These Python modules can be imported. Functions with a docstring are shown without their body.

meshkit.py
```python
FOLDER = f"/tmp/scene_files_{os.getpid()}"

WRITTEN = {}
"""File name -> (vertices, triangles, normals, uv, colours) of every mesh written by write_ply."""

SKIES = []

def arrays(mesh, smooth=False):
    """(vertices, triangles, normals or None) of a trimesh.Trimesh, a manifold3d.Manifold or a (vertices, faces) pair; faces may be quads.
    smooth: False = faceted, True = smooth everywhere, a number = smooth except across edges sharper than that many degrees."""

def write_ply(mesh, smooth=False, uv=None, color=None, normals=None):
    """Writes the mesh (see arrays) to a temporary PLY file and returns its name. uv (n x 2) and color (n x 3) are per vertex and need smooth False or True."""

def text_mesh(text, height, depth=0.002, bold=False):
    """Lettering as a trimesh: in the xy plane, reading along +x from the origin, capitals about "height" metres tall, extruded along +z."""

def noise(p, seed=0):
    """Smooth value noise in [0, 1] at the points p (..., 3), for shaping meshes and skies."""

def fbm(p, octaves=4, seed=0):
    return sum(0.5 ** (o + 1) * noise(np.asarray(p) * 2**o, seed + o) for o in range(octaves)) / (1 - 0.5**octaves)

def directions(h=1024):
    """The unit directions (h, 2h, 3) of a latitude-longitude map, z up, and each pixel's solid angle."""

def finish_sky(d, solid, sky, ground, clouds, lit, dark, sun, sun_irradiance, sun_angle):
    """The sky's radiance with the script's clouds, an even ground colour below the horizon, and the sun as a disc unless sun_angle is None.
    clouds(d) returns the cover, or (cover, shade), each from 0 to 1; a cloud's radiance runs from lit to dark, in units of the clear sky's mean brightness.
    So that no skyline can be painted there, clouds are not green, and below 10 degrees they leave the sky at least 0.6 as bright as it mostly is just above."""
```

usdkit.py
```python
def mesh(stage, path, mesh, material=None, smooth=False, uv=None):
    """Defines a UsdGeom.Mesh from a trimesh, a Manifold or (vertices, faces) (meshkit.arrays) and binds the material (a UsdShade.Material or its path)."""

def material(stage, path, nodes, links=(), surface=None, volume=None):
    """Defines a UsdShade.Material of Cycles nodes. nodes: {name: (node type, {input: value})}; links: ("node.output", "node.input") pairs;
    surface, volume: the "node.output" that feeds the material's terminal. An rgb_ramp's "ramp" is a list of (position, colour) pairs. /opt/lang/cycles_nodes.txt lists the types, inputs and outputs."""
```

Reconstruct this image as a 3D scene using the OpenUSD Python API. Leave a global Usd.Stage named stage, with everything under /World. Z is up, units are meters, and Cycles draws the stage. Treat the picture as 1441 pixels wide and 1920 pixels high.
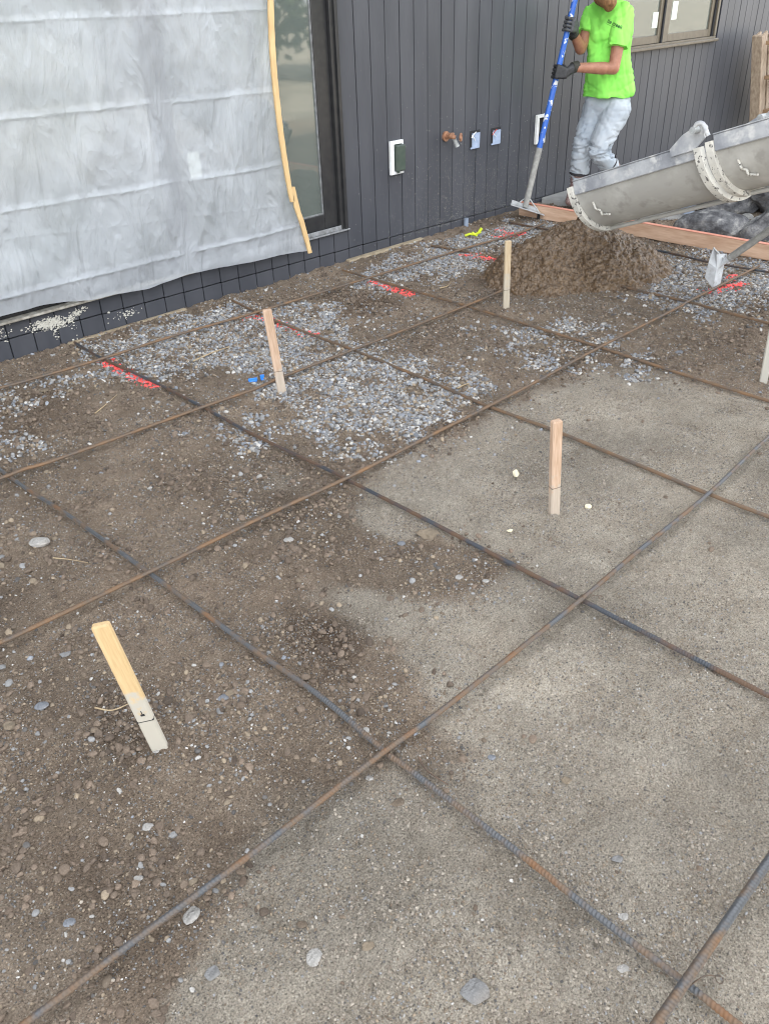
import math, numpy as np, trimesh, usdkit, meshkit
import manifold3d as m3
import shapely
from shapely.geometry import Polygon
from scipy.ndimage import gaussian_filter, map_coordinates
from pxr import Usd, UsdGeom, UsdLux, UsdShade, Gf, Sdf, Vt

stage = Usd.Stage.CreateInMemory()
UsdGeom.SetStageUpAxis(stage, 'Z'); UsdGeom.SetStageMetersPerUnit(stage, 1.0)
UsdGeom.Xform.Define(stage, '/World'); UsdGeom.Scope.Define(stage, '/World/Looks')
V = lambda *a: np.array(a, float)

# ------------------------------------------------------------------ camera, sky, sun, exposure
# x runs along the house wall to the right, y towards the wall, z up; the camera stands at the origin, 1.6 m up
F, PITCH, ROLL, YAW, H = 1550.0, .5706, -.0353, .7623, 1.6
EXPOSURE = 1.72
SKY, SUN_I = .12, 1.0
SUN_EL, SUN_ROT = math.radians(52), math.radians(18)
cp_, sp_ = math.cos(PITCH), math.sin(PITCH)
FW = V(math.sin(YAW)*cp_, math.cos(YAW)*cp_, -sp_)
r0 = V(math.cos(YAW), -math.sin(YAW), 0); u0 = np.cross(r0, FW)
RT = math.cos(ROLL)*r0 + math.sin(ROLL)*u0; UP = -math.sin(ROLL)*r0 + math.cos(ROLL)*u0
CAM = V(0, 0, H); HF = V(math.sin(YAW), math.cos(YAW), 0)
cam = UsdGeom.Camera.Define(stage, '/World/camera')
cam.CreateHorizontalApertureAttr(24.0); cam.CreateVerticalApertureAttr(32.0)
cam.CreateFocalLengthAttr(24.0*F/1441); cam.CreateClippingRangeAttr(Gf.Vec2f(.05, 500))
cam.CreateFStopAttr(0.0); cam.CreateFocusDistanceAttr(3.0); cam.CreateExposureAttr(EXPOSURE)
M4 = Gf.Matrix4d(*RT, 0, *UP, 0, *(-FW), 0, *CAM, 1)
cam.AddTransformOp().Set(M4)

sun_dir = V(math.sin(SUN_ROT)*math.cos(SUN_EL), math.cos(SUN_ROT)*math.cos(SUN_EL), math.sin(SUN_EL))
sun = UsdLux.DistantLight.Define(stage, '/World/sun')
sun.CreateIntensityAttr(SUN_I); sun.CreateAngleAttr(.55); sun.CreateNormalizeAttr(True); sun.CreateColorAttr(Gf.Vec3f(1, .93, .82))
zx = np.cross([0, 0, 1.], sun_dir); zx /= np.linalg.norm(zx); zy = np.cross(sun_dir, zx)
sun.AddTransformOp().Set(Gf.Matrix4d(*zx, 0, *zy, 0, *sun_dir, 0, 0, 0, 20, 1))
dome = UsdLux.DomeLight.Define(stage, '/World/sky')
sky_m = usdkit.material(stage, '/World/Looks/sky', {
    's': ('sky_texture', {'sky_type': 'single_scattering', 'sun_disc': False, 'sun_elevation': SUN_EL, 'sun_rotation': SUN_ROT, 'aerosol_density': 2.0, 'air_density': 1.0}),
    'co': ('texture_coordinate', {}),
    'cn': ('noise_texture', {'scale': 2.2, 'detail': 5, 'roughness': .55}),
    'cr': ('rgb_ramp', {'ramp': [(.36, (.45,)*3), (.62, (.9,)*3)]}),
    'cb': ('rgb_to_bw', {}),
    'mx': ('mix_color', {'b': (8.6, 8.75, 8.9), 'use_clamp': False}),
    'b': ('background_shader', {'strength': SKY})},
    [('co.generated', 'cn.vector'), ('cn.fac', 'cr.fac'), ('cr.color', 'cb.color'), ('cb.val', 'mx.fac'), ('s.color', 'mx.a'), ('mx.result', 'b.color')], surface='b.background')
UsdShade.MaterialBindingAPI.Apply(dome.GetPrim()).Bind(sky_m)

# ------------------------------------------------------------------ helpers
def ray(px, py): return FW + (px-720.5)/F*RT - (py-960)/F*UP
def on_z(px, py, z=0.0):
    d = ray(px, py); return CAM + d*((z-H)/d[2])
WY = 4.283                                    # the face of the house wall
def on_wall(px, py, y=WY):
    d = ray(px, py); return CAM + d*(y/d[1])
def at_depth(px, py, D):
    d = ray(px, py); return CAM + d*(D/(d@HF))

used = {}
def path_of(name, parent):
    base = parent.GetPath().pathString if parent else '/World'
    k = (base, name); n = used.get(k, 0); used[k] = n+1
    return f'{base}/{name}' if n == 0 else f'{base}/{name}_{n:03d}'
def data(p, **kw):
    for k, v in kw.items():
        if v: p.SetCustomDataByKey(k, v)
    return p
def obj(name, mesh, mat, parent=None, smooth=False, xf=None, **kw):
    m = usdkit.mesh(stage, path_of(name, parent), mesh, mat, smooth)
    if xf is not None: m.AddTransformOp().Set(Gf.Matrix4d(*[float(x) for x in np.asarray(xf).T.ravel()]))
    return data(m.GetPrim(), **kw)
def thing(name, label, category, loc=(0, 0, 0), xf=None, group=None):
    x = UsdGeom.Xform.Define(stage, path_of(name, None))
    if xf is not None: x.AddTransformOp().Set(Gf.Matrix4d(*[float(v) for v in np.asarray(xf).T.ravel()]))
    elif any(loc): x.AddTranslateOp().Set(Gf.Vec3d(*map(float, loc)))
    return data(x.GetPrim(), label=label, category=category, group=group)
def cat(ms): return trimesh.util.concatenate([trimesh.Trimesh(np.asarray(m.vertices), np.asarray(m.faces), process=False) for m in ms])
def box(a, b):
    a, b = np.minimum(a, b), np.maximum(a, b)
    m = trimesh.creation.box(b-a); m.apply_translation((a+b)/2); return m
def cbox(a, b, c=.003):
    """box with chamfered edges"""
    a, b = np.minimum(a, b).astype(float), np.maximum(a, b).astype(float); c = min(c, *(0.3*(b-a)))
    pts = []
    for sx in (0, 1):
        for sy in (0, 1):
            for sz in (0, 1):
                p = np.where([sx, sy, sz], b, a); s = np.where([sx, sy, sz], -1, 1)
                for k in range(3):
                    q = p.copy()
                    for j in range(3):
                        if j != k: q[j] += s[j]*c
                    pts.append(q)
    return trimesh.convex.convex_hull(np.array(pts))
def basis(d, ref=(0, 0, 1)):
    d = np.asarray(d, float); d = d/np.linalg.norm(d)
    if abs(d@np.asarray(ref, float)) > .98: ref = (1, 0, 0)
    a = np.cross(ref, d); a /= np.linalg.norm(a); return a, np.cross(d, a), d
def tube(pts, rad, n=10, caps=True):
    pts = np.asarray(pts, float); k = len(pts); rad = np.broadcast_to(rad, (k,)) if np.ndim(rad) < 2 else rad
    t = np.gradient(pts, axis=0); a, b, _ = basis(t[0]); vs = []
    ang = np.arange(n)/n*2*np.pi
    for i in range(k):
        ti = t[i]/np.linalg.norm(t[i]); a = a - ti*(a@ti); a /= np.linalg.norm(a); b = np.cross(ti, a)
        rr = rad[i] if np.ndim(rad) == 2 else rad[i]
        vs.append(pts[i] + (np.cos(ang)*rr)[:, None]*a + (np.sin(ang)*rr)[:, None]*b)
    v = np.vstack(vs); i = np.arange(k-1)[:, None]*n; j = np.arange(n)[None]; j2 = (j+1) % n
    q = np.stack([i+j, i+j2, i+n+j2, i+n+j], -1).reshape(-1, 4)
    f = np.vstack([q[:, [0, 1, 2]], q[:, [0, 2, 3]]])
    if caps:
        v = np.vstack([v, pts[0], pts[-1]]); c0, c1 = len(v)-2, len(v)-1; jj = np.arange(n)
        f = np.vstack([f, np.stack([np.full(n, c0), (jj+1) % n, jj], 1), np.stack([np.full(n, c1), (k-1)*n+jj, (k-1)*n+(jj+1) % n], 1)])
    return trimesh.Trimesh(v, f, process=False)
def spline(pts, step):
    """Catmull-Rom curve through the points, sampled about every step metres"""
    p = np.asarray(pts, float); p = np.vstack([2*p[0]-p[1], p, 2*p[-1]-p[-2]]); out = []
    for i in range(1, len(p)-2):
        n = max(2, int(np.linalg.norm(p[i+1]-p[i])/step)); t = (np.arange(n)/n)[:, None]
        a, b, c, d = p[i-1:i+3]
        out.append(.5*(2*b + (c-a)*t + (2*a-5*b+4*c-d)*t**2 + (3*b-a-3*c+d)*t**3))
    return np.vstack(out+[p[-2:-1]])
def rot_to(d, ref=(0, 0, 1)):
    a, b, c = basis(d, ref); m = np.eye(4); m[:3, 0], m[:3, 1], m[:3, 2] = a, b, c; return m
def sheetgrid(P):
    """(rows, cols, 3) points to a mesh"""
    n, m = P.shape[:2]; i = np.arange(n*m).reshape(n, m)
    q = np.stack([i[:-1, :-1], i[:-1, 1:], i[1:, 1:], i[1:, :-1]], -1).reshape(-1, 4)
    return trimesh.Trimesh(P.reshape(-1, 3), np.vstack([q[:, [0, 1, 2]], q[:, [0, 2, 3]]]), process=False)
def solid_prism(poly2, y0, y1):
    """polygon in (x, z) extruded along y"""
    m = trimesh.creation.extrude_polygon(Polygon(poly2), abs(y1-y0), engine='earcut')
    v = m.vertices.copy(); m.vertices = np.stack([v[:, 0], min(y0, y1)+v[:, 2], v[:, 1]], 1); m.invert(); return m
def rock(rng, sub=1, flat=(1, .8, .6), rough=.22, sharp=False):
    m = trimesh.creation.icosphere(sub, 1.0); o = rng.random(3)*50
    n = meshkit.fbm(m.vertices*1.1+o, 3, 3)[:, None]
    v = m.vertices*(1+rough*2*(n-.5))
    if sharp:
        for _ in range(7):
            d = rng.normal(size=3); d /= np.linalg.norm(d); h = rng.uniform(.55, .85); s = v@d
            v = v - np.where(s > h, s-h, 0)[:, None]*d
    return trimesh.Trimesh(v*np.asarray(flat), m.faces, process=False)

# ------------------------------------------------------------------ materials
LK = '/World/Looks/'
def mat(name, c1, c2=None, scale=8.0, rough=.6, bump=0.0, bscale=None, metal=0.0, spec=.5, lo=.35, hi=.65, stretch=None, coord='pos', detail=5, rnd=0.0, bdist=.004, rough2=None, c3=None, extra=None):
    """two-colour noise material with bump; coord: 'pos' world position or 'obj' object space; rnd: brightness change per object"""
    c2 = c2 or c1
    N = {'g': ('geometry', {}), 't': ('texture_coordinate', {}), 'mp': ('mapping', {'scale': stretch or (1, 1, 1)}),
         'n': ('noise_texture', {'scale': scale, 'detail': detail, 'roughness': .6}),
         'r': ('rgb_ramp', {'ramp': [(lo, c1), (hi, c2)] if c3 is None else [(lo, c1), ((lo+hi)/2, c3), (hi, c2)]}),
         'p': ('principled_bsdf', {'roughness': rough, 'metallic': metal, 'specular_ior_level': spec})}
    L = [('g.position' if coord == 'pos' else 't.object', 'mp.vector'), ('mp.vector', 'n.vector'), ('n.fac', 'r.fac')]
    last = 'r.color'
    if rnd:
        N |= {'oi': ('object_info', {}), 'mr': ('map_range', {'to_min': 1-rnd, 'to_max': 1+rnd}), 'hs': ('hsv', {})}
        L += [('oi.random', 'mr.value'), ('mr.result', 'hs.value'), (last, 'hs.color')]; last = 'hs.color'
    if extra:                                            # (nodes, links, output colour), '@' is the colour so far
        N |= extra[0]; L += [(last if a == '@' else a, b) for a, b in extra[1]]; last = extra[2]
    L.append((last, 'p.base_color'))
    if rough2 is not None:
        N['rr'] = ('map_range', {'from_min': lo, 'from_max': hi, 'to_min': rough, 'to_max': rough2}); L += [('n.fac', 'rr.value'), ('rr.result', 'p.roughness')]
    if bump:
        N['bn'] = ('noise_texture', {'scale': bscale or scale*4, 'detail': 4, 'roughness': .6}); N['b'] = ('bump', {'strength': bump, 'distance': bdist})
        L += [('mp.vector', 'bn.vector'), ('bn.fac', 'b.height'), ('b.normal', 'p.normal')]
    return usdkit.material(stage, LK+name, N, L, surface='p.BSDF')
def splatter(col, scale, thr, name='sp', soft=.05):
    """extra: flecks of another colour where a noise passes a threshold"""
    return ({name+'n': ('noise_texture', {'scale': scale, 'detail': 3, 'roughness': .6}), name+'r': ('map_range', {'from_min': thr, 'from_max': thr+soft, 'clamp': True}), name+'m': ('mix_color', {'b': col})},
            [('mp.vector', name+'n.vector'), (name+'n.fac', name+'r.value'), (name+'r.result', name+'m.fac'), ('@', name+'m.a')], name+'m.result')

M = {}
# the ground: zones primvar: r = sand, g = gravel bed, b = damp clods
M['ground'] = usdkit.material(stage, LK+'ground', {
    'g': ('geometry', {}), 'z': ('attribute', {'attribute': 'zones'}), 'sz': ('separate_color', {}),
    'n1': ('noise_texture', {'scale': 6, 'detail': 8, 'roughness': .72, 'distortion': .4}),
    'n2': ('noise_texture', {'scale': 90, 'detail': 6, 'roughness': .75}),
    'n3': ('noise_texture', {'scale': 230, 'detail': 3, 'roughness': .75}),
    'n4': ('noise_texture', {'scale': 1.6, 'detail': 4, 'roughness': .55}),
    'vo': ('voronoi_texture', {'scale': 330, 'randomness': 1.0}),
    'vc': ('separate_color', {}),
    'dirt': ('rgb_ramp', {'ramp': [(.28, (.115, .082, .059)), (.5, (.205, .157, .115)), (.72, (.31, .25, .19))]}),
    'sand': ('rgb_ramp', {'ramp': [(.28, (.185, .150, .114)), (.44, (.30, .260, .207)), (.54, (.35, .310, .252)), (.70, (.45, .403, .332))]}),
    'wet': ('rgb_ramp', {'ramp': [(.3, (.062, .043, .030)), (.7, (.150, .108, .076))]}),
    'a1': ('math', {'math_type': 'multiply', 'value2': .62}), 'a2': ('math', {'math_type': 'multiply', 'value2': .38}), 'a3': ('math', {'math_type': 'add'}),
    'm1': ('mix_color', {}), 'm2': ('mix_color', {}),
    'gr': ('rgb_ramp', {'ramp': [(.35, (.26,)*3), (.45, (.90,)*3), (.55, (1.08,)*3), (.67, (1.8,)*3)]}), 'm3': ('mix_color', {'blend_type': 'multiply', 'fac': .9, 'use_clamp': False}),
    'sp': ('map_range', {'from_min': .95, 'from_max': .99, 'clamp': True}), 'sps': ('math', {'math_type': 'multiply', 'value2': .7}),
    'm4': ('mix_color', {'b': (.42, .39, .34)}),
    'wm': ('map_range', {'from_min': .36, 'from_max': .64, 'to_min': .76, 'to_max': 1.2}), 'hs': ('hsv', {}),
    'ba': ('math', {'math_type': 'multiply', 'value2': .6}), 'bb': ('math', {'math_type': 'add'}),
    'bu': ('bump', {'strength': 1.0, 'distance': .012}),
    'p': ('principled_bsdf', {'roughness': .95, 'specular_ior_level': .25})},
    [('z.color', 'sz.color'), ('g.position', 'n1.vector'), ('g.position', 'n2.vector'), ('g.position', 'n3.vector'), ('g.position', 'n4.vector'), ('g.position', 'vo.vector'),
     ('n1.fac', 'a1.value1'), ('n2.fac', 'a2.value1'), ('a1.value', 'a3.value1'), ('a2.value', 'a3.value2'),
     ('a3.value', 'dirt.fac'), ('a3.value', 'sand.fac'), ('a3.value', 'wet.fac'),
     ('sz.r', 'm1.fac'), ('dirt.color', 'm1.a'), ('sand.color', 'm1.b'),
     ('sz.b', 'm2.fac'), ('m1.result', 'm2.a'), ('wet.color', 'm2.b'),
     ('n3.fac', 'gr.fac'), ('m2.result', 'm3.a'), ('gr.color', 'm3.b'),
     ('vo.color', 'vc.color'), ('vc.r', 'sp.value'), ('sp.result', 'sps.value1'), ('sps.value', 'm4.fac'), ('m3.result', 'm4.a'),
     ('n4.fac', 'wm.value'), ('wm.result', 'hs.value'), ('m4.result', 'hs.color'), ('hs.color', 'p.base_color'),
     ('n3.fac', 'ba.value1'), ('ba.value', 'bb.value1'), ('n2.fac', 'bb.value2'), ('bb.value', 'bu.height'), ('bu.normal', 'p.normal')], surface='p.BSDF')
M['siding'] = mat('siding_paint', (.033, .035, .042), (.048, .050, .058), 5, .42, .25, 60, spec=.5, coord='pos', stretch=(1, 1, .25), rnd=.07, bdist=.002)
M['recess'] = mat('dark_recess', (.012, .012, .014), rough=.8)
M['foundation'] = mat('foundation_concrete', (.36, .30, .21), (.22, .17, .11), 14, .9, .5)
M['black_frame'] = mat('black_frame', (.012, .012, .013), (.02, .02, .02), 20, .28, spec=.5, extra=splatter((.35, .34, .32), 420, .70))
M['sill'] = mat('metal_sill', (.30, .31, .32), (.16, .16, .16), 30, .4, metal=.3)
M['old_sill'] = mat('old_sill', (.42, .40, .35), (.2, .18, .15), 30, .8)
M['bronze'] = mat('bronze_frame', (.085, .068, .046), (.12, .10, .07), 20, .4, spec=.5)
M['white'] = mat('white_paint', (.74, .75, .76), (.62, .62, .60), 20, .5)
M['sticker'] = mat('sticker_paper', (.70, .74, .66), rough=.6)
M['darkgreen'] = mat('dark_green_cover', (.03, .045, .035), (.045, .06, .048), 30, .35)
M['brass'] = mat('tarnished_brass', (.42, .22, .13), (.20, .10, .06), 70, .5, metal=.35)
M['zinc'] = mat('zinc', (.45, .47, .46), (.3, .3, .3), 60, .45, metal=.5)
M['bluebox'] = mat('blue_grey_box', (.36, .44, .58), (.26, .32, .44), 30, .45)
M['redwire'] = mat('red_wire', (.45, .04, .03), rough=.4)
M['whitewire'] = mat('white_wire', (.75, .75, .72), rough=.4)
M['curtain'] = mat('pale_curtain', (.85, .83, .78), (.78, .75, .69), 6, .8)
M['curtain_tan'] = mat('tan_curtain', (.90, .72, .46), (.74, .57, .35), 3, .8, stretch=(6, 1, .5))
M['room'] = mat('room_wall', (.26, .26, .23), (.20, .20, .18), 3, .8)
M['glass'] = usdkit.material(stage, LK+'pane_glass', {
    'f': ('fresnel', {'IOR': 2.35}), 't': ('transparent_bsdf', {'color': (.72, .78, .75)}), 'gl': ('glossy_bsdf', {'color': (.95, .97, .95), 'roughness': .03}), 'm': ('mix_closure', {}),
    'g': ('geometry', {}), 'n': ('noise_texture', {'scale': 700, 'detail': 2}), 'r': ('map_range', {'from_min': .66, 'from_max': .72, 'to_min': .10, 'to_max': .6, 'clamp': True}),
    'd': ('diffuse_bsdf', {'color': (.42, .47, .43)}), 'm2': ('mix_closure', {})},
    [('f.fac', 'm.fac'), ('t.BSDF', 'm.closure1'), ('gl.BSDF', 'm.closure2'), ('g.position', 'n.vector'), ('n.fac', 'r.value'), ('r.result', 'm2.fac'), ('m.closure', 'm2.closure1'), ('d.BSDF', 'm2.closure2')], surface='m2.closure')
M['film'] = usdkit.material(stage, LK+'plastic_film', {
    'g': ('geometry', {}), 'mp': ('mapping', {'scale': (1, 1, .8)}), 'n': ('noise_texture', {'scale': 2.6, 'detail': 6, 'roughness': .62, 'distortion': .6}),
    'r': ('map_range', {'from_min': .35, 'from_max': .68, 'to_min': .34, 'to_max': .62, 'clamp': True}),
    'bn': ('noise_texture', {'scale': 9, 'detail': 5, 'roughness': .55, 'distortion': .8}), 'b': ('bump', {'strength': .35, 'distance': .02}),
    'wv': ('noise_texture', {'type': 'ridged_multifractal', 'use_normalize': True, 'scale': 7, 'detail': 5, 'roughness': .55, 'distortion': 1.2, 'offset': 1.0, 'gain': 2.0}), 'mv': ('mapping', {'rotation': (0, .6, 0), 'scale': (1, 1, .25)}), 'b2': ('bump', {'strength': .7, 'distance': .010}),
    'p': ('principled_bsdf', {'base_color': (.86, .905, .96), 'roughness': .18, 'specular_ior_level': .5}),
    'tl': ('translucent_bsdf', {'color': (.90, .92, .94)}), 'm1': ('mix_closure', {'fac': .25}),
    're': ('refraction_bsdf', {'color': (.98, .99, 1.0), 'IOR': 1.08, 'roughness': .28}), 'm': ('mix_closure', {})},
    [('g.position', 'mp.vector'), ('mp.vector', 'n.vector'), ('mp.vector', 'bn.vector'), ('bn.fac', 'b.height'), ('g.position', 'mv.vector'), ('mv.vector', 'wv.vector'), ('wv.fac', 'b2.height'), ('b.normal', 'b2.normal'), ('b2.normal', 'p.normal'), ('n.fac', 'r.value'), ('r.result', 'm.fac'),
     ('p.BSDF', 'm1.closure1'), ('tl.BSDF', 'm1.closure2'), ('m1.closure', 'm.closure1'), ('re.BSDF', 'm.closure2')], surface='m.closure')
M['lath'] = mat('lath_wood', (.60, .42, .21), (.50, .33, .155), 9, .6, .2, 60, stretch=(6, 6, 1))
M['rebar'] = mat('rusty_steel', (.088, .092, .098), (.19, .10, .05), 11, .42, .3, 160, metal=.3, lo=.43, hi=.68, c3=(.14, .10, .07), rough2=.7, bdist=.002, detail=7)
M['rebar_rust'] = mat('brown_rusty_steel', (.095, .078, .065), (.20, .115, .06), 14, .5, .3, 160, metal=.2, lo=.34, hi=.68, c3=(.14, .092, .058), rough2=.75, bdist=.002, detail=7)
M['rebar_dark'] = mat('dark_rusty_steel', (.048, .054, .064), (.13, .08, .046), 9, .45, .3, 160, metal=.25, lo=.42, hi=.7, c3=(.10, .062, .042), rough2=.75, bdist=.002)
M['tie'] = mat('tie_wire', (.07, .06, .05), (.14, .09, .06), 60, .5, metal=.5)
def wood(name, c1, c2, dirt_h=.16, dirt_a=.9):
    ex = ({'so': ('separate_xyz', {}), 'dn': ('noise_texture', {'scale': 26, 'detail': 4}), 'ds': ('math', {'math_type': 'multiply', 'value2': .34}), 'da': ('math', {'math_type': 'add'}),
           'dr': ('map_range', {'from_min': dirt_h+.16, 'from_max': dirt_h+.21, 'to_min': dirt_a, 'to_max': 0.0, 'clamp': True}), 'dm': ('mix_color', {'b': (.40, .38, .33)})},
          [('t.object', 'so.vector'), ('t.object', 'dn.vector'), ('dn.fac', 'ds.value1'), ('so.z', 'da.value1'), ('ds.value', 'da.value2'), ('da.value', 'dr.value'), ('dr.result', 'dm.fac'), ('@', 'dm.a')], 'dm.result')
    return mat(name, c1, c2, 16, .7, .35, 60, coord='obj', stretch=(9, 9, .8), bdist=.003, extra=ex)
M['stake_yellow'] = wood('stake_wood_yellow', (.55, .40, .215), (.47, .325, .16))
M['stake_pink'] = wood('stake_wood_pink', (.52, .37, .27), (.38, .25, .16), .10, .55)
M['stake_pale'] = wood('stake_wood_pale', (.52, .42, .28), (.42, .31, .19), .16, .55)
M['stake_grey'] = wood('stake_wood_grey', (.42, .40, .33), (.34, .31, .26), .30)
M['form_wood'] = mat('form_wood', (.58, .40, .285), (.43, .27, .175), 7, .7, .3, 40, coord='pos', stretch=(6, .7, 6), bdist=.002)
M['form_top'] = mat('form_top_pink', (.62, .28, .20), (.55, .22, .15), 12, .7)
M['chute'] = mat('chute_cement_skin', (.46, .45, .415), (.34, .33, .305), 5, .62, .4, 50, c3=(.35, .34, .31), lo=.3, hi=.7, detail=8, extra=splatter((.29, .28, .255), 11, .58, soft=.12), bdist=.003)
M['chute_rim'] = mat('chute_rim_white', (.62, .60, .54), (.45, .44, .40), 10, .65, .5, 60, extra=splatter((.10, .095, .09), 48, .575))
M['chute_flange'] = mat('chute_flange_grey', (.40, .41, .42), (.22, .23, .25), 8, .55, .4, 60, extra=splatter((.50, .50, .49), 14, .52, soft=.15))
M['wetmix'] = usdkit.material(stage, LK+'wet_concrete', {
    'g': ('geometry', {}), 'n': ('noise_texture', {'scale': 30, 'detail': 6, 'roughness': .7}), 'v': ('voronoi_texture', {'scale': 75}),
    'r': ('rgb_ramp', {'ramp': [(.3, (.062, .038, .021)), (.55, (.128, .083, .047)), (.75, (.19, .13, .08))]}),
    'vr': ('rgb_ramp', {'ramp': [(0, (1.1,)*3), (.6, (.9,)*3), (1.0, (.5,)*3)]}), 'm': ('mix_color', {'blend_type': 'multiply', 'fac': .8}),
    'i': ('invert', {}), 'b': ('bump', {'strength': .9, 'distance': .012}), 'p': ('principled_bsdf', {'roughness': .34, 'specular_ior_level': .5})},
    [('g.position', 'n.vector'), ('g.position', 'v.vector'), ('n.fac', 'r.fac'), ('v.distance', 'vr.fac'), ('r.color', 'm.a'), ('vr.color', 'm.b'), ('m.result', 'p.base_color'), ('vr.color', 'b.height'), ('b.normal', 'p.normal')], surface='p.BSDF')
M['boulder'] = mat('boulder_basalt', (.07, .07, .075), (.40, .39, .37), 11, .95, .9, 40, lo=.38, hi=.7, c3=(.16, .16, .165), spec=.2, detail=8, bdist=.02)
M['boulder_pale'] = mat('boulder_pale', (.14, .14, .145), (.42, .41, .38), 8, .9, .8, 40, lo=.4, hi=.72, detail=8, bdist=.02)
M['slab'] = mat('slab_concrete', (.33, .33, .32), (.26, .26, .25), 9, .85, .3)
M['pipe'] = mat('grey_blue_pipe', (.26, .31, .40), (.2, .24, .3), 12, .5)
PEB = dict(blue=((.18, .192, .215), (.27, .285, .31)), grey=((.20, .20, .20), (.30, .295, .285)), pale=((.34, .325, .30), (.52, .50, .47)), tan=((.30, .24, .17), (.21, .165, .115)), dark=((.075, .07, .068), (.125, .115, .105)), brown=((.135, .10, .07), (.21, .165, .12)), sand=((.24, .205, .165), (.36, .32, .265)), sand_dark=((.17, .14, .11), (.25, .215, .175)), clod=((.11, .08, .058), (.21, .16, .118)), clod_dark=((.07, .05, .036), (.135, .10, .072)))
for k, (a, b) in PEB.items():
    M['peb_'+k] = mat('pebble_'+k, a, b, 3, .75, .3, 12, coord='obj', rnd=.3, lo=.3, hi=.7, bdist=.1)
for k, (a, b) in PEB.items():
    M['st_'+k] = mat('stone_'+k, tuple(.80*x for x in a), tuple(.80*x for x in b), 5, .85, .5, 20, coord='obj', lo=.3, hi=.7, bdist=.15, extra=splatter((.21, .165, .12), 2.2, .50, soft=.22))
M['red'] = mat('red_marking_paint', (.86, .12, .11), (.75, .08, .075), 60, .7)
M['yellow'] = mat('yellow_plastic', (.62, .70, .03), (.50, .58, .03), 20, .4)
M['bluebit'] = mat('blue_plastic', (.03, .19, .68), (.04, .24, .72), 20, .4)
M['straw'] = mat('straw', (.42, .33, .20), (.30, .22, .13), 40, .8)
M['bark_twig'] = mat('root_fibre', (.15, .10, .07), (.08, .055, .04), 40, .8)
M['chip'] = mat('wood_chip', (.72, .65, .47), (.62, .55, .38), 40, .8)
M['skin'] = mat('skin', (.37, .175, .112), (.29, .13, .08), 25, .5, .15, 200, spec=.4)
M['hair'] = mat('beard_hair', (.30, .155, .06), (.14, .065, .024), 60, .7, .8, 160, stretch=(1, 1, .25), bdist=.01)
M['shirt'] = mat('lime_shirt', (.25, .76, .115), (.30, .80, .13), 6, .85, .15, 400, spec=.2, extra=splatter((.22, .34, .10), 30, .74))
M['print'] = mat('shirt_print', (.01, .05, .02), rough=.8)
M['jeans'] = mat('pale_jeans', (.33, .375, .43), (.46, .49, .52), 5, .85, .3, 500, spec=.2, c3=(.40, .44, .48), extra=splatter((.33, .31, .29), 22, .70))
M['boot'] = mat('boot_pattern', (.26, .19, .18), (.38, .29, .27), 38, .55, .2, c3=(.15, .09, .08))
M['boot_trim'] = mat('boot_trim', (.02, .018, .022), rough=.6)
M['sole'] = mat('boot_sole', (.12, .11, .10), (.3, .29, .27), 20, .8)
M['glove'] = mat('black_glove', (.012, .012, .013), (.03, .03, .032), 60, .55, .4, 300)
M['glove_grey'] = mat('glove_grey', (.075, .078, .082), (.035, .036, .038), 60, .6, .4, 300)
M['cuff'] = mat('glove_cuff', (.035, .033, .022), (.02, .02, .016), 60, .8)
M['cap'] = mat('cap_cloth', (.05, .05, .055), rough=.8)
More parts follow.
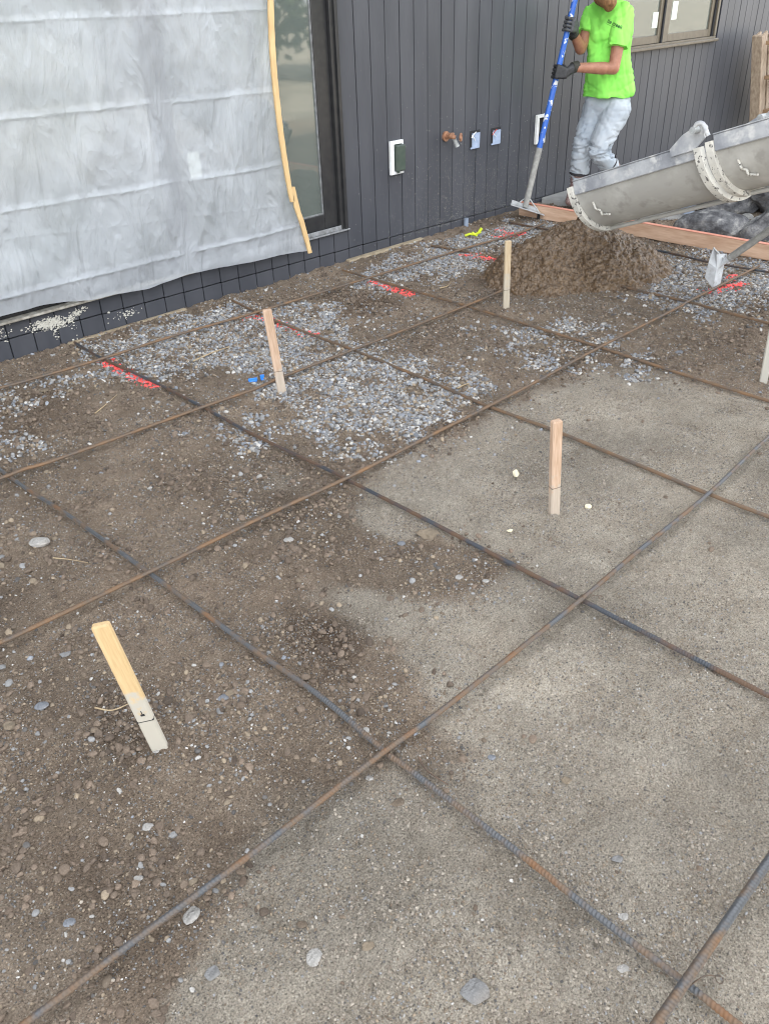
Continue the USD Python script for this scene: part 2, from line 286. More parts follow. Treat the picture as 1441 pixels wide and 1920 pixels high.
M['blue_handle'] = mat('blue_handle', (.025, .095, .40), (.035, .13, .48), 20, .38, extra=splatter((.62, .64, .66), 24, .58, soft=.03))
M['cement_handle'] = mat('cement_crust', (.34, .335, .31), (.24, .235, .22), 30, .85, .8, 120)
M['blade'] = mat('blade_alu', (.55, .56, .57), (.36, .36, .36), 24, .4, metal=.35)
M['hoe_white'] = mat('hoe_blade', (.58, .60, .62), (.44, .45, .46), 26, .5, metal=.1, extra=splatter((.28, .27, .25), 34, .66))
M['pallet'] = mat('pallet_wood', (.44, .35, .26), (.27, .20, .145), 10, .8, .3, 50, stretch=(5, 5, .7))
M['shelf'] = mat('shelf_wood', (.34, .22, .12), (.20, .13, .075), 10, .8, .3, 50)
M['mortar'] = mat('dried_mortar', (.54, .52, .46), (.40, .38, .33), 60, .9)
M['roof'] = mat('roof_shingle', (.06, .06, .06), (.09, .085, .08), 8, .9)
M['soffit'] = mat('soffit', (.05, .05, .055), rough=.7)

# ------------------------------------------------------------------ the ground
def gpoly(pts): return Polygon([tuple(on_z(*p)[:2]) for p in pts])
RX0, RY0, RS = -1.5, -1.5, .02
rx, ry = np.arange(-1.5, 9, RS), np.arange(-1.5, 6, RS)
RXX, RYY = np.meshgrid(rx, ry)
def raster(polys, blur):
    a = np.zeros(RXX.shape)
    for p, val in polys:
        a = np.maximum(a, val*shapely.contains_xy(gpoly(p).buffer(0), RXX, RYY))
    return gaussian_filter(a, blur/RS)
SAND = raster([([(790, 835), (930, 782), (1010, 735), (1110, 690), (1200, 690), (1300, 720), (1441, 745), (1900, 860), (1900, 3000), (700, 3000), (500, 2400), (330, 2080), (290, 1950), (420, 1760), (480, 1560), (600, 1480), (700, 1440), (860, 1440), (900, 1390), (770, 1370), (850, 1320), (810, 1240), (700, 1180), (600, 1120), (640, 1095), (820, 1120), (940, 1110), (990, 1040), (900, 1020), (780, 1000), (690, 1010), (665, 930), (720, 880)], 1.0),
               ([(450, 880), (550, 860), (600, 900), (520, 930)], .5), ([(430, 1440), (520, 1440), (520, 1500), (440, 1500)], .6), ([(180, 980), (380, 930), (470, 960), (330, 1050), (220, 1040)], .25),
               ([(560, 1100), (700, 1090), (760, 1160), (620, 1150)], .7), ([(-200, 1700), (100, 1560), (280, 1800), (0, 2300)], .3)], .05)
GRAV = raster([([(150, 662), (300, 612), (450, 562), (560, 575), (640, 625), (750, 668), (860, 680), (900, 725), (850, 780), (740, 815), (640, 800), (560, 800), (520, 730), (470, 690), (330, 702), (250, 715)], 1.0),
               ([(600, 800), (760, 760), (860, 790), (700, 870), (520, 840)], .45),
               ([(660, 506), (800, 466), (960, 415), (1030, 420), (1010, 450), (940, 480), (880, 505), (830, 520), (760, 520), (720, 545), (690, 560)], .9),
               ([(560, 575), (690, 560), (740, 575), (660, 610)], .35),
               ([(1200, 560), (1262, 470), (1340, 470), (1441, 505), (1560, 530), (1560, 620), (1441, 582), (1330, 556), (1300, 600), (1240, 590)], .85),
               ([(1000, 590), (1080, 590), (1180, 655), (1260, 700), (1180, 700), (1060, 650)], .5), ([(860, 620), (960, 600), (1060, 640), (1100, 700), (960, 700)], .3),
               ([(-20, 730), (200, 690), (260, 720), (140, 750), (0, 790)], .34), ([(-40, 800), (80, 820), (80, 880), (-40, 900)], .30),
               ([(330, 790), (520, 770), (480, 850), (350, 830)], .28)], .06)
WET = raster([([(510, 1150), (600, 1120), (690, 1190), (650, 1290), (560, 1260)], .8), ([(600, 540), (720, 540), (760, 570), (660, 600)], .8), ([(760, 610), (900, 600), (900, 640), (780, 650)], .35),
              ([(0, 740), (120, 720), (160, 780), (60, 830), (0, 820)], .5), ([(760, 1400), (900, 1440), (840, 1520), (760, 1480)], .4), ([(820, 780), (900, 760), (860, 850), (760, 870)], .45),
              ([(980, 1060), (900, 1100), (860, 1060), (930, 1030)], .3), ([(720, 870), (800, 850), (760, 900)], .5), ([(600, 940), (660, 930), (660, 1040), (560, 1060)], .3),
              ([(900, 460), (960, 480), (950, 560), (900, 540)], .7), ([(180, 1290), (320, 1260), (330, 1400), (200, 1420)], .45), ([(1260, 610), (1400, 620), (1400, 680), (1280, 660)], .3)], .05)
def field(a, x, y, warp=.09, k=9.0, seed=0):
    p = np.stack([x, y, np.zeros_like(x)], -1)
    wx = (meshkit.fbm(p*k, 4, seed)-.5)*2*warp; wy = (meshkit.fbm(p*k+17.3, 4, seed+7)-.5)*2*warp
    return map_coordinates(a, [(y+wy-RY0)/RS, (x+wx-RX0)/RS], order=1, mode='nearest')
def zones(x, y):
    return field(SAND, x, y, .10, 7, 1), field(GRAV, x, y, .12, 6, 2), field(WET, x, y, .08, 9, 3)
def height(x, y, zn=None):
    s, g, w_ = zn if zn is not None else zones(x, y)
    s = np.clip(s, 0, 1); p = np.stack([x, y, np.zeros_like(x)], -1)
    near = np.exp(-(np.maximum(0, np.hypot(x-2.5, y-2)-4.5)/3)**2)
    base = .022*(meshkit.fbm(p*.9, 3, 5)-.5) + .012*(meshkit.fbm(p*4, 3, 9)-.5)
    dirt = .026*(meshkit.fbm(p*22, 4, 11)-.5) + .018*np.abs(meshkit.fbm(p*60+3, 3, 12)-.5)
    clod = .05*np.maximum(0, meshkit.fbm(p*38, 3, 13)-.5)*np.clip(w_*1.6, 0, 1)
    sand = .020*(meshkit.fbm(p*12, 4, 14)-.5) + .011*(meshkit.fbm(p*80, 2, 15)-.5) - .007*np.clip(1-np.abs(meshkit.fbm(p*6+9, 3, 16)-.5)/.012, 0, 1)*(meshkit.noise(p*2.3, 4) > .62)
    return base + near*((1-s)*dirt + clod + s*sand) - .006
def axis(lo, hi, fine, pieces):
    a = [lo]
    for end, st in pieces:
        n = max(1, int(round((end-a[-1])/st))); a += list(np.linspace(a[-1], end, n+1)[1:])
    return np.array(a)
gx = axis(-60, 60, 0, [(-20, 8), (-2, 1.0), (-.5, .05), (3.0, .0075), (6.3, .013), (8, .08), (20, 1.0), (60, 8)])
gy = axis(-60, 60, 0, [(-20, 8), (-3, 1.0), (-.1, .05), (2.4, .0075), (4.32, .012), (5, .1), (20, 1.0), (60, 8)])
GX, GY = np.meshgrid(gx, gy); fx, fy = GX.ravel(), GY.ravel()
zn = zones(fx, fy); inr = (fx > -1.4) & (fx < 8.9) & (fy > -1.4) & (fy < 5.9)
zs = np.where(inr, zn[0], .8); zg = np.where(inr, zn[1], 0); zw = np.where(inr, zn[2], 0)
GZ = height(fx, fy, (zs, zg, zw))
gm = sheetgrid(np.stack([GX, GY, GZ.reshape(GX.shape)], -1))
gp = usdkit.mesh(stage, '/World/ground', gm, M['ground'], smooth=True); data(gp.GetPrim(), kind='structure')
zc = np.stack([np.clip((zs-.47)*2.0+.5, 0, 1), np.clip(zg, 0, 1), np.clip(zw*1.3, 0, 1)], 1).astype(np.float32)
pv = UsdGeom.PrimvarsAPI(gp).CreatePrimvar('zones', Sdf.ValueTypeNames.Color3fArray, 'vertex'); pv.Set(Vt.Vec3fArray.FromNumpy(zc))
def zg_at(x, y): return float(height(np.array([x]), np.array([y]))[0])
def ground_at(px, py):
    p = on_z(px, py); 
    for _ in range(2): p = on_z(px, py, zg_at(p[0], p[1]))
    return p

# ------------------------------------------------------------------ the house
house = thing('house', 'dark grey house with vertical board siding, a glass door and a bronze window', 'house')
PITCHB = .1325; XS = 3.842                                    # board spacing and where the siding starts right of the door
line_z = lambda x: .107 - (x-1.41)*.0177                       # the horizontal joint near the foot of the siding
def board(x0, x1, z0, z1, k):
    g = .0028
    obj('siding_board', cbox((x0+g, WY-(.0015 if k % 3 else .0), z0), (x1-g, WY+.018, z1), .0022), M['siding'], house)
WINX0, WINX1, WINZ0, WINZ1 = 6.79, 8.70, 1.045, 2.05
k = 0
xb = XS
base_r = lambda x: -.03
while xb < 13.0:
    x1 = xb+PITCHB; zt = line_z(xb)
    if WINX0-.01 < (xb+x1)/2 < WINX1+.01:
        board(xb, x1, zt+.004, WINZ0-.002, k); board(xb, x1, WINZ1+.002, 3.0, k)
    else: board(xb, x1, zt+.004, 3.0, k)
    if xb < 6.4: board(xb, x1, base_r(xb), zt-.001, k+1)
    else: board(xb, x1, -.06, zt-.001, k+1)
    xb = x1; k += 1
xb = XS
while xb > .2:                                                 # below the glass door
    x0 = xb-PITCHB; board(x0, xb, line_z(x0)+.002, .193, k); board(x0, xb, -.035, line_z(x0)-.003, k+1); xb = x0; k += 1
DX0, DX1, DZ1 = .2, XS-.002, 2.25
# backing behind the boards, with the door and window openings left free; upper storey, roof and side walls
yb0, yb1 = WY+.0185, WY+.12
for a, b in [((-4, -.1), (DX1, .19)), ((DX1, -.1), (WINX0, 5.2)), ((WINX0, -.1), (WINX1, WINZ0)), ((WINX0, WINZ1), (WINX1, 5.2)), ((WINX1, -.1), (13.0, 5.2)), ((-4, DZ1), (DX1, 5.2)), ((-4, .19), (DX0, DZ1))]:
    obj('wall_backing', box((a[0], yb0, a[1]), (b[0], yb1, b[1])), M['recess'], house)
obj('upper_wall', cat([box((-4, WY, 3.003), (13.0, yb0-.0005, 5.2)), box((-4, WY, 0), (.19, yb0-.0005, 3.0))]), M['siding'], house)
obj('side_wall', box((12.9, yb1, -.1), (13.0, 11, 5.2)), M['siding'], house); obj('side_wall', box((-4, yb1, -.1), (-3.9, 11, 5.2)), M['siding'], house)
obj('back_wall', box((-4, 10.9, -.1), (13, 11, 5.2)), M['siding'], house)
obj('roof', cat([box((-4.5, WY-.5, 5.2), (13.5, 11.4, 5.35))]), M['roof'], house)
obj('room_floor', box((-3.9, yb1+.001, .10), (12.9, 10.9, .16)), M['room'], house)
obj('room_wall', box((-3.9, WY+2.2, .161), (12.9, WY+2.3, 2.6)), M['room'], house)
obj('room_ceiling', box((-3.9, yb1+.001, 2.601), (12.9, 10.9, 2.7)), M['room'], house)
# foundation ledge peeping out below the siding
fpts = np.array([on_wall(*p, WY+.004)[[0, 2]] for p in [(0, 660), (640, 486), (760, 460), (960, 388)]])
obj('foundation', cat([box((-.5, WY+.006, -.3), (3.9, WY+.10, .0)), box((3.9, WY+.006, -.3), (13, WY+.10, .0)), cbox((3.80, WY-.05, -.2), (4.55, WY-.003, .002), .006), cbox((1.75, WY-.035, -.2), (2.5, WY-.003, .004), .006)]), M['foundation'], house)
# the glass door: one sash in view, black frame, a second sash and dark stile behind the plastic
def rect_ring(x0, x1, z0, z1, y0, y1, wl, wr, wb, wt):
    return [cbox((x0, y0, z0), (x0+wl, y1, z1)), cbox((x1-wr, y0, z0), (x1, y1, z1)), cbox((x0+wl, y0+.001, z0), (x1-wr, y1-.001, z0+wb)), cbox((x0+wl, y0+.001, z1-wt), (x1-wr, y1-.001, z1))]
door = obj('glass_door', cat(rect_ring(2.556, DX1-.055, .205, DZ1-.05, WY+.03, WY+.07, .055, .115, .115, .1)), M['black_frame'], house)
obj('pane', box((2.611, WY+.047, .32), (DX1-.17, WY+.053, DZ1-.15)), M['glass'], door)
obj('glazing_bead', cat([box((2.611, WY+.038, .3205), (DX1-.17, WY+.0465, .327)), box((DX1-.178, WY+.038, .3275), (DX1-.1705, WY+.0465, DZ1-.151))]), M['sill'], door)
door2 = obj('glass_door', cat(rect_ring(.35, 2.55, .205, DZ1-.05, WY+.012, WY+.05, .1, .055, .115, .1)), M['black_frame'], house)
obj('pane', box((.45, WY+.028, .32), (2.495, WY+.034, DZ1-.15)), M['glass'], door2)
obj('weather_strip', cbox((2.522, WY-.040, .206), (2.598, WY+.0115, DZ1-.06), .006), M['black_frame'], door2)
obj('sticker', box((2.70, WY+.0445, .69), (2.775, WY+.0465, .825)), M['sticker'], door)
obj('curtain', sheetgrid(np.stack(np.broadcast_arrays(np.linspace(.3, 3.18, 160)[None], WY+.105+.012*np.sin(np.linspace(0, 70, 160))[None], np.linspace(.17, 2.3, 4)[:, None]), -1)), M['curtain'], house, True)
obj('door_frame', cat([cbox((DX1-.024, WY-.012, .2), (DX1, WY+.1, DZ1)), cbox((DX1-.054, WY+.004, .2), (DX1-.025, WY+.1, DZ1)), box((DX0, WY, DZ1-.05), (DX1-.055, WY+.1, DZ1))]), M['black_frame'], house)
obj('door_sill', cat([cbox((2.6, WY-.016, .1935), (DX1+.01, WY+.1, .2035), .002), cbox((2.6, WY-.004, .204), (DX1-.056, WY+.006, .232), .002)]), M['sill'], house)
obj('door_sill', cat([cbox((.2, WY-.03, .190), (2.598, WY+.1, .2035), .003)]), M['old_sill'], house)
# bronze window in two sashes
win = obj('window', cat([cbox((WINX0, WY-.012, WINZ0), (WINX1, WY+.08, WINZ0+.02)), cbox((WINX0, WY-.012, WINZ1-.03), (WINX1, WY+.08, WINZ1)), cbox((WINX0, WY-.010, WINZ0+.0205), (WINX0+.03, WY+.08, WINZ1-.031)), cbox((WINX1-.035, WY-.010, WINZ0+.0205), (WINX1, WY+.08, WINZ1-.031)), cbox((7.72, WY+.003, WINZ0+.0205), (7.765, WY+.08, WINZ1-.031))]), M['bronze'], house)
obj('window_sill', cbox((WINX0-.01, WY-.04, WINZ0-.022), (WINX1+.015, WY-.0125, WINZ0+.004), .006), M['bronze'], win)
for a, b in ((WINX0+.031, 7.70), (7.785, WINX1-.06)):
    s = obj('sash', cat(rect_ring(a, b, WINZ0+.021, WINZ1-.032, WY+.018, WY+.05, .05, .05, .062, .05)), M['bronze'], win)
    obj('pane', box((a+.05, WY+.032, WINZ0+.083), (b-.05, WY+.037, WINZ1-.082)), M['glass'], win)
    c = 7.60 if b < 7.8 else 7.92
    obj('sticker', box((c-.045, WY+.0295, WINZ0+(.14 if b < 7.8 else .19)), (c+.045, WY+.0312, WINZ0+(.26 if b < 7.8 else .33))), M['sticker'], win)
obj('frame_shadow_gap', cat([box((7.7005, WY+.004, WINZ0+.021), (7.7195, WY+.03, WINZ1-.032)), box((WINX1-.0595, WY+.004, WINZ0+.021), (WINX1-.036, WY+.03, WINZ1-.032))]), M['recess'], win)
obj('curtain', sheetgrid(np.stack(np.broadcast_arrays(np.linspace(6.7, 8.8, 120)[None], WY+.11+.012*np.sin(np.linspace(0, 60, 120))[None], np.linspace(.9, 2.2, 4)[:, None]), -1)), M['curtain_tan'], house, True)
# fittings on the wall
def vent(x0, z0, w, h, cover):
    f = obj('vent_frame', cat(rect_ring(x0, x0+w, z0, z0+h, WY-.024, WY-.0018, .034, .012, .02, .024)), M['white'], house)
    obj('vent_recess', box((x0+.035, WY-.004, z0+.021), (x0+w-.013, WY-.0019, z0+h-.025)), M['recess'], f)
    if cover:
        c = cbox((x0+.04, WY-.042, z0+.018), (x0+w+.004, WY-.0045, z0+h-.028), .008)
        obj('vent_cover', cat([c, cbox((x0+.034, WY-.03, z0+h-.042), (x0+.06, WY-.0245, z0+h-.02)), cbox((x0+.05, WY-.036, z0+.008), (x0+.075, WY-.0245, z0+.024))]), M['darkgreen'], f)
    return f
vent(4.246, .478, .124, .215, True); vent(5.885, .462, .125, .215, False)
bib = obj('hose_bib', cat([trimesh.creation.cylinder(.034, .012, sections=20, transform=trimesh.transformations.rotation_matrix(np.pi/2, [1, 0, 0])).apply_translation((4.82, WY-.008, .655)),
                           tube([(4.82, WY-.005, .655), (4.82, WY-.06, .655), (4.838, WY-.085, .652)], .014, 12), cbox((4.80, WY-.075, .648), (4.845, WY-.045, .682), .008)]), M['brass'], house)
obj('spout', tube([(4.836, WY-.065, .65), (4.848, WY-.075, .62), (4.858, WY-.085, .588)], [.014, .014, .017], 12), M['zinc'], bib)
whl = [trimesh.creation.torus(.022, .0075, 16, 8).apply_transform(rot_to((.5, -1, 0)))]
whl += [tube([(0, 0, 0), tuple(.022*(math.cos(a)*rot_to((.5, -1, 0))[:3, 0]+math.sin(a)*rot_to((.5, -1, 0))[:3, 1]))], .005, 6) for a in np.arange(4)*np.pi/2]
obj('valve_wheel', cat(whl).apply_translation((4.862, WY-.112, .652)), M['brass'], bib)
for (x0, z0, x1, z1), c in (((5.092, .528, 5.205, .655), 'whitewire'), ((5.335, .525, 5.452, .645), 'redwire')):
    f = obj('electrical_box', cat([box((x0, WY-.003, z0), (x1, WY-.0016, z1))]), M['recess'], house)
    obj('box_back', cat([cbox((x0+.022, WY-.009, z0+.006), (x1-.004, WY-.0032, z1-.018), .004), cbox((x0+.004, WY-.012, z0+.002), (x1-.01, WY-.0033, z0+.014), .003)]), M['bluebox'], f)
    obj('wire', tube([(x0+.01, WY-.012, z1-.03), (x0+.03, WY-.02, z1-.05), (x0+.05, WY-.012, z0+.06)], .003, 6), M['whitewire'], f)
    obj('wire', tube([(x0+.005, WY-.014, z1-.045), (x0+.03, WY-.018, z1-.02), (x0+.06, WY-.01, z1-.012)], .0035, 6), M[c], f)
# dried mortar and paint specks stuck to the siding
rng = np.random.default_rng(5); parts = []
def dab(x, z, r, t):
    m = trimesh.creation.icosphere(1, 1.0); v = m.vertices*(1+.5*(meshkit.noise(m.vertices*2+rng.random(3)*30)[:, None]-.5))
    m.vertices = v*[r*rng.uniform(.7, 1.5), t, r*rng.uniform(.5, 1)]+[x, WY-.002, z]; return m
for q, n, sx, sz in (((95, 606), 420, .042, .014), ((75, 610), 120, .05, .010), ((138, 592), 130, .04, .010), ((118, 607), 40, .03, .012), ((240, 588), 40, .03, .01), ((8, 628), 25, .03, .02), ((105, 622), 20, .008, .02), ((220, 590), 14, .05, .02), ((140, 625), 12, .01, .05)):
    c = on_wall(*q)
    for _ in range(n):
        t = rng.normal(); x = c[0]+t*sx; z = c[2]+rng.normal()*sz + (t*sx*.35 if q[0] == 138 else 0)
        parts.append(dab(x, z, rng.uniform(.0012, .0055), .0018))
obj('mortar_splatter', cat(parts), M['mortar'], house, kind='stuff')
parts = []
for _ in range(2200):
    x = rng.normal(5.15, .48); z = abs(rng.normal(0, .27))+.03
    if 3.86 < x < 6.9 and z < 1.4: parts.append(trimesh.Trimesh(np.array([[1, 0, 0], [-.5, 0, .9], [-.5, 0, -.9], [0, -.4, 0]])*rng.uniform(.001, .0034)+[x, WY-.0018, z], [[0, 1, 3], [1, 2, 3], [2, 0, 3]], process=False))
for _ in range(300):
    x, z = rng.uniform(3.9, 6.6), rng.uniform(.03, 1.3)
    parts.append(trimesh.Trimesh(np.array([[1, 0, 0], [-.5, 0, .9], [-.5, 0, -.9], [0, -.4, 0]])*rng.uniform(.0008, .002)+[x, WY-.0018, z], [[0, 1, 3], [1, 2, 3], [2, 0, 3]], process=False))
obj('paint_specks', cat(parts), M['mortar'], house, kind='stuff')

# trees on the far side of the yard (the panes mirror them)
M['bark'] = mat('bark', (.09, .07, .05), (.05, .04, .03), 12, .9, .5)
M['leaf'] = mat('leaf', (.05, .09, .025), (.09, .13, .04), 4, .6)
for tx, ty, th_, lab in ((5.5, -8.5, 4.6, 'tallest green tree beyond the yard'), (9.5, -6.8, 4.2, 'green tree beyond the yard nearest the road side'), (13.5, -5.5, 4.2, 'green tree beyond the yard farthest right'), (1.5, -10, 4.4, 'green tree beyond the yard behind the viewer')):
    rt = np.random.default_rng(int(tx*10)); tr = thing('tree', lab, 'tree', loc=(tx, ty, 0))
    obj('trunk', tube([(0, 0, -.2), (.05, .02, 1.5), (0, .1, th_*.6), (.1, 0, th_*.9)], [.22, .17, .11, .04], 10), M['bark'], tr, True)
    for ba in range(5): obj('limb', tube([(0, .05, 1.6+ba*.5), (math.cos(ba*1.3)*.9, math.sin(ba*1.3)*.9, 2.5+ba*.6), (math.cos(ba*1.3)*1.7, math.sin(ba*1.3)*1.7, 3.0+ba*.7)], [.08, .05, .02], 7), M['bark'], tr, True)
    cl = rt.normal(size=(46, 3)); cl /= np.linalg.norm(cl, axis=1)[:, None]; cl = cl*rt.uniform(.5, 1, (46, 1))*[2.4, 2.0, th_*.46]+[0, 0, th_*.52]
    pc = (cl[:, None]+rt.normal(0, .36, (46, 60, 3))).reshape(-1, 3); a_ = rt.normal(0, .09, pc.shape); b_ = rt.normal(0, .09, pc.shape)
    vq = np.stack([pc-a_, pc-b_, pc+a_, pc+b_], 1).reshape(-1, 3); iq = np.arange(len(pc))[:, None]*4
    obj('crown', trimesh.Trimesh(vq, np.vstack([iq+[0, 1, 2], iq+[0, 2, 3]]), process=False), M['leaf'], tr)

# ------------------------------------------------------------------ the plastic sheet and its lath
YP = WY-.055
hem = np.array([on_wall(*p, YP)[[0, 2]] for p in [(-400, 690), (0, 593), (40, 583), (90, 570), (125, 565), (183, 561), (219, 551), (284, 540), (353, 515), (420, 500), (480, 490), (530, 478), (578, 470)]])
edge = np.array([on_wall(*p, YP)[[0, 2]] for p in [(590, 520), (578, 470), (562, 400), (548, 372), (532, 285), (517, 150), (508, 0), (504, -250)]])
edge = edge[np.argsort(edge[:, 1])]
creases = []
for a, b in (((0, 42), (480, 20)), ((0, 225), (480, 177)), ((0, 400), (480, 318)), ((0, 561), (480, 446)), ((0, -150), (480, -160)), ((0, 452), (480, 392))):
    p, q = on_wall(*a, YP), on_wall(*b, YP); creases.append((p[0], p[2], (q[2]-p[2])/(q[0]-p[0])))
ns, nt = 330, 330
S_, T_ = np.meshgrid(np.linspace(0, 1, ns), np.linspace(0, 1, nt))
top = 2.3; X0 = .1
Xr = 3.44+0*T_
zb = np.interp(X0+S_*(3.46-X0), hem[:, 0], hem[:, 1]); Zp = zb+(top-zb)*T_
Xp = X0+S_*(np.interp(Zp, edge[:, 1], edge[:, 0])-X0)
P3 = np.stack([Xp, Zp, 0*Xp], -1)
off = .05*(meshkit.fbm(P3*1.7, 3, 31)-.5)+.010*(meshkit.fbm(P3*[5, 7, 1], 4, 32)-.5)
rot = np.stack([Xp*.8+Zp*.6, (Zp*.8-Xp*.6)*.35, 0*Xp], -1); off += .009*np.abs(meshkit.fbm(rot*9, 3, 33)-.5)*2
rot = np.stack([Xp*.9-Zp*.5, (Zp*.9+Xp*.5)*.3, 0*Xp], -1); off += .007*np.abs(meshkit.fbm(rot*8, 3, 34)-.5)*2
for i, (cx, cz, sl) in enumerate(creases):
    d = Zp-(cz+sl*(Xp-cx)) + .012*(meshkit.fbm(P3*[4, .1, 1]+i*9, 3, 40+i)-.5)
    amp = (.006, .008, .008, .009, .006, .002)[i]
    off += -amp*np.exp(-np.abs(d)/.012)*np.where(d > 0, 1, .5) + amp*.4*np.exp(-np.abs(d-.03)/.03)
xv = 2.566; hug = np.exp(-((Xp-2.56)/.055)**2)*np.clip((1.25-Zp)/.7, 0, 1); off = off*(1-hug)+.0122*hug       # pressed against the door stile
fade = np.clip((1-S_)/.02, 0, 1); Y3 = YP+off*(.25+.75*fade)
Y3 = np.minimum(Y3, np.where(np.abs(Xp-2.56) < .07, WY-.0425, WY-.012))
sheet = obj('plastic_sheet', sheetgrid(np.stack([Xp, Y3, Zp], -1)), M['film'], None, True, label='translucent plastic sheeting hung over the glass door, creased in wide bands', category='plastic sheet')
def lath(pxs, ws, name_label):
    pts = [on_wall(*p, YP-.012) for p in pxs]; c = spline(pts, .03); ww = np.interp(np.linspace(0, 1, len(c)), np.linspace(0, 1, len(ws)), ws)
    rows = []
    for i, p in enumerate(c):
        w_ = ww[i]/2*(1+.06*math.sin(i*2.1)); rows.append([(p[0]-w_, p[1]-.006, p[2]), (p[0]+w_, p[1]-.006, p[2]), (p[0]+w_, p[1]+.006, p[2]), (p[0]-w_, p[1]+.006, p[2]), (p[0]-w_, p[1]-.006, p[2])])
    m = sheetgrid(np.array(rows)); e = np.array(rows)
    caps = [trimesh.Trimesh(r_[:4], [[0, 1, 2], [0, 2, 3]], process=False) for r_ in (e[0], e[-1])]
    return obj('wood_lath', cat([m]+caps), M['lath'], None, False, label=name_label, category='wood strip')
lath([(502, -260), (507, 0), (511, 100), (518, 180), (528, 262), (541, 345), (548, 378)], [.036, .036, .036, .036, .034, .03], 'long curved pale wood strip holding the plastic sheet edge beside the glass door')
lath([(549, 350), (556, 388), (565, 415), (572, 440), (581, 474)], [.02, .036, .034, .032, .026], 'short split wood strip ending below the door sill at the plastic corner')

# ------------------------------------------------------------------ rebar grid
RB = .0066
def rebar(pxs, z, label, m='rebar', r=RB, dz=None):
    pts = []
    for i, p in enumerate(pxs):
        zz = (z[i] if np.ndim(z) else z)
        pts.append(on_z(p[0], p[1], zz))
    c = spline(pts, .0007)
    d = np.linalg.norm(c-CAM, axis=1); keep = [0]
    last = c[0]
    for i in range(1, len(c)):
        st = .0021 if d[i] < 2.9 else .02
        if np.linalg.norm(c[i]-last) >= st or i == len(c)-1: keep.append(i); last = c[i]
    c = c[keep]; s = np.r_[0, np.cumsum(np.linalg.norm(np.diff(c, axis=0), axis=1))]
    n = 12; ang = np.arange(n)/n
    rib = ((s[:, None]/.0084 + .35*np.sin(2*np.pi*ang)[None]) % 1) < .45
    lon = (np.abs(((ang*2) % 1)-.5) > .44)[None]
    near = np.linalg.norm(c-CAM, axis=1)[:, None] < 3.0
    rad = r*(1 + np.where(near, .20*rib+.14*lon*(~rib), .08))
    return obj('rebar', tube(c, rad, n), M[m], None, 50, label=label, category='rebar')
A0 = [(1120, 2080), (1287, 1838), (1441, 1613), (1600, 1383), (1740, 1180)]
A1 = [(-60, 1990), (50, 1917), (267, 1753), (480, 1595), (600, 1502), (722, 1408), (813, 1343), (960, 1228), (1090, 1123), (1184, 1043), (1329, 924), (1441, 819), (1600, 690)]
A2 = [(-120, 1252), (0, 1205), (80, 1168), (285, 1070), (480, 975), (650, 896), (780, 830), (916, 761), (1005, 715), (1121, 652), (1269, 577), (1293, 563), (1413, 503), (1419, 500)]
A3 = [(-140, 945), (0, 897), (50, 878), (110, 860), (383, 762), (480, 728), (527, 707), (660, 656), (873, 573), (942, 544), (1050, 500)]
A4 = [(-140, 762), (0, 727), (80, 705), (192, 672), (330, 628), (480, 585), (689, 521), (859, 469), (960, 440), (1005, 424), (1022, 416)]
B1 = [(-90, 810), (0, 880), (17, 893), (60, 923), (130, 967), (277, 1072), (370, 1140), (480, 1221), (597, 1303), (722, 1410), (763, 1440), (960, 1590), (1127, 1723), (1280, 1840), (1377, 1917), (1500, 2010)]
B2 = [(140, 642), (190, 671), (280, 712), (380, 763), (480, 817), (613, 880), (650, 899), (800, 975), (960, 1058), (1090, 1125), (1269, 1218), (1441, 1305), (1620, 1395)]
B3 = [(435, 563), (483, 586), (519, 602), (600, 633), (662, 656), (800, 712), (880, 747), (916, 762), (1036, 806), (1180, 865), (1328, 926), (1441, 969), (1650, 1050)]
B4 = [(642, 506), (693, 521), (800, 552), (873, 573), (1000, 612), (1121, 650), (1290, 705), (1441, 752), (1600, 805)]
B5 = [(808, 460), (859, 469), (942, 485), (1050, 508), (1149, 532), (1220, 550), (1292, 566), (1370, 588), (1441, 606), (1560, 640)]
B6 = [(954, 417), (1036, 432), (1150, 455), (1250, 473), (1324, 490), (1417, 506), (1441, 510), (1560, 535)]
za, zb_ = .026, .012
rebar(A0, [.05]*5, 'raised grey rebar crossing the bottom right corner, nearest to the viewer', r=.0082)
rebar(A1, za, 'long grey ribbed rebar rising from the bottom left corner past the yellow stake')
rebar(A2, za-.002, 'rusty rebar running from left edge between the two middle stakes towards the white hoe', 'rebar_rust')
rebar(A3, za-.002, 'thin brown rebar crossing from left edge behind the tilted stake to the wet concrete pile', 'rebar_rust')
rebar(A4, za-.002, 'rusty rebar running closest along the foot of the house wall', 'rebar_rust')
rebar(B1, zb_, 'blue-grey and rusty rebar crossing the foreground from left edge to bottom right')
rebar(B2, zb_, 'dark rebar running from the wall under the mortar splash past a flat pale stone', 'rebar_dark')
rebar(B3, zb_, 'rusty rebar running from the wall beside the tilted stake and behind the pink stake', 'rebar_rust')
rebar(B4, zb_, 'rusty rebar starting at the foundation corner below the door frame', 'rebar_rust')
rebar(B5, zb_, 'brown rebar half buried under the wet concrete pile', 'rebar_rust')
rebar(B6, zb_, 'dark rebar lying beside the form board and behind the hoe blade', 'rebar_dark')
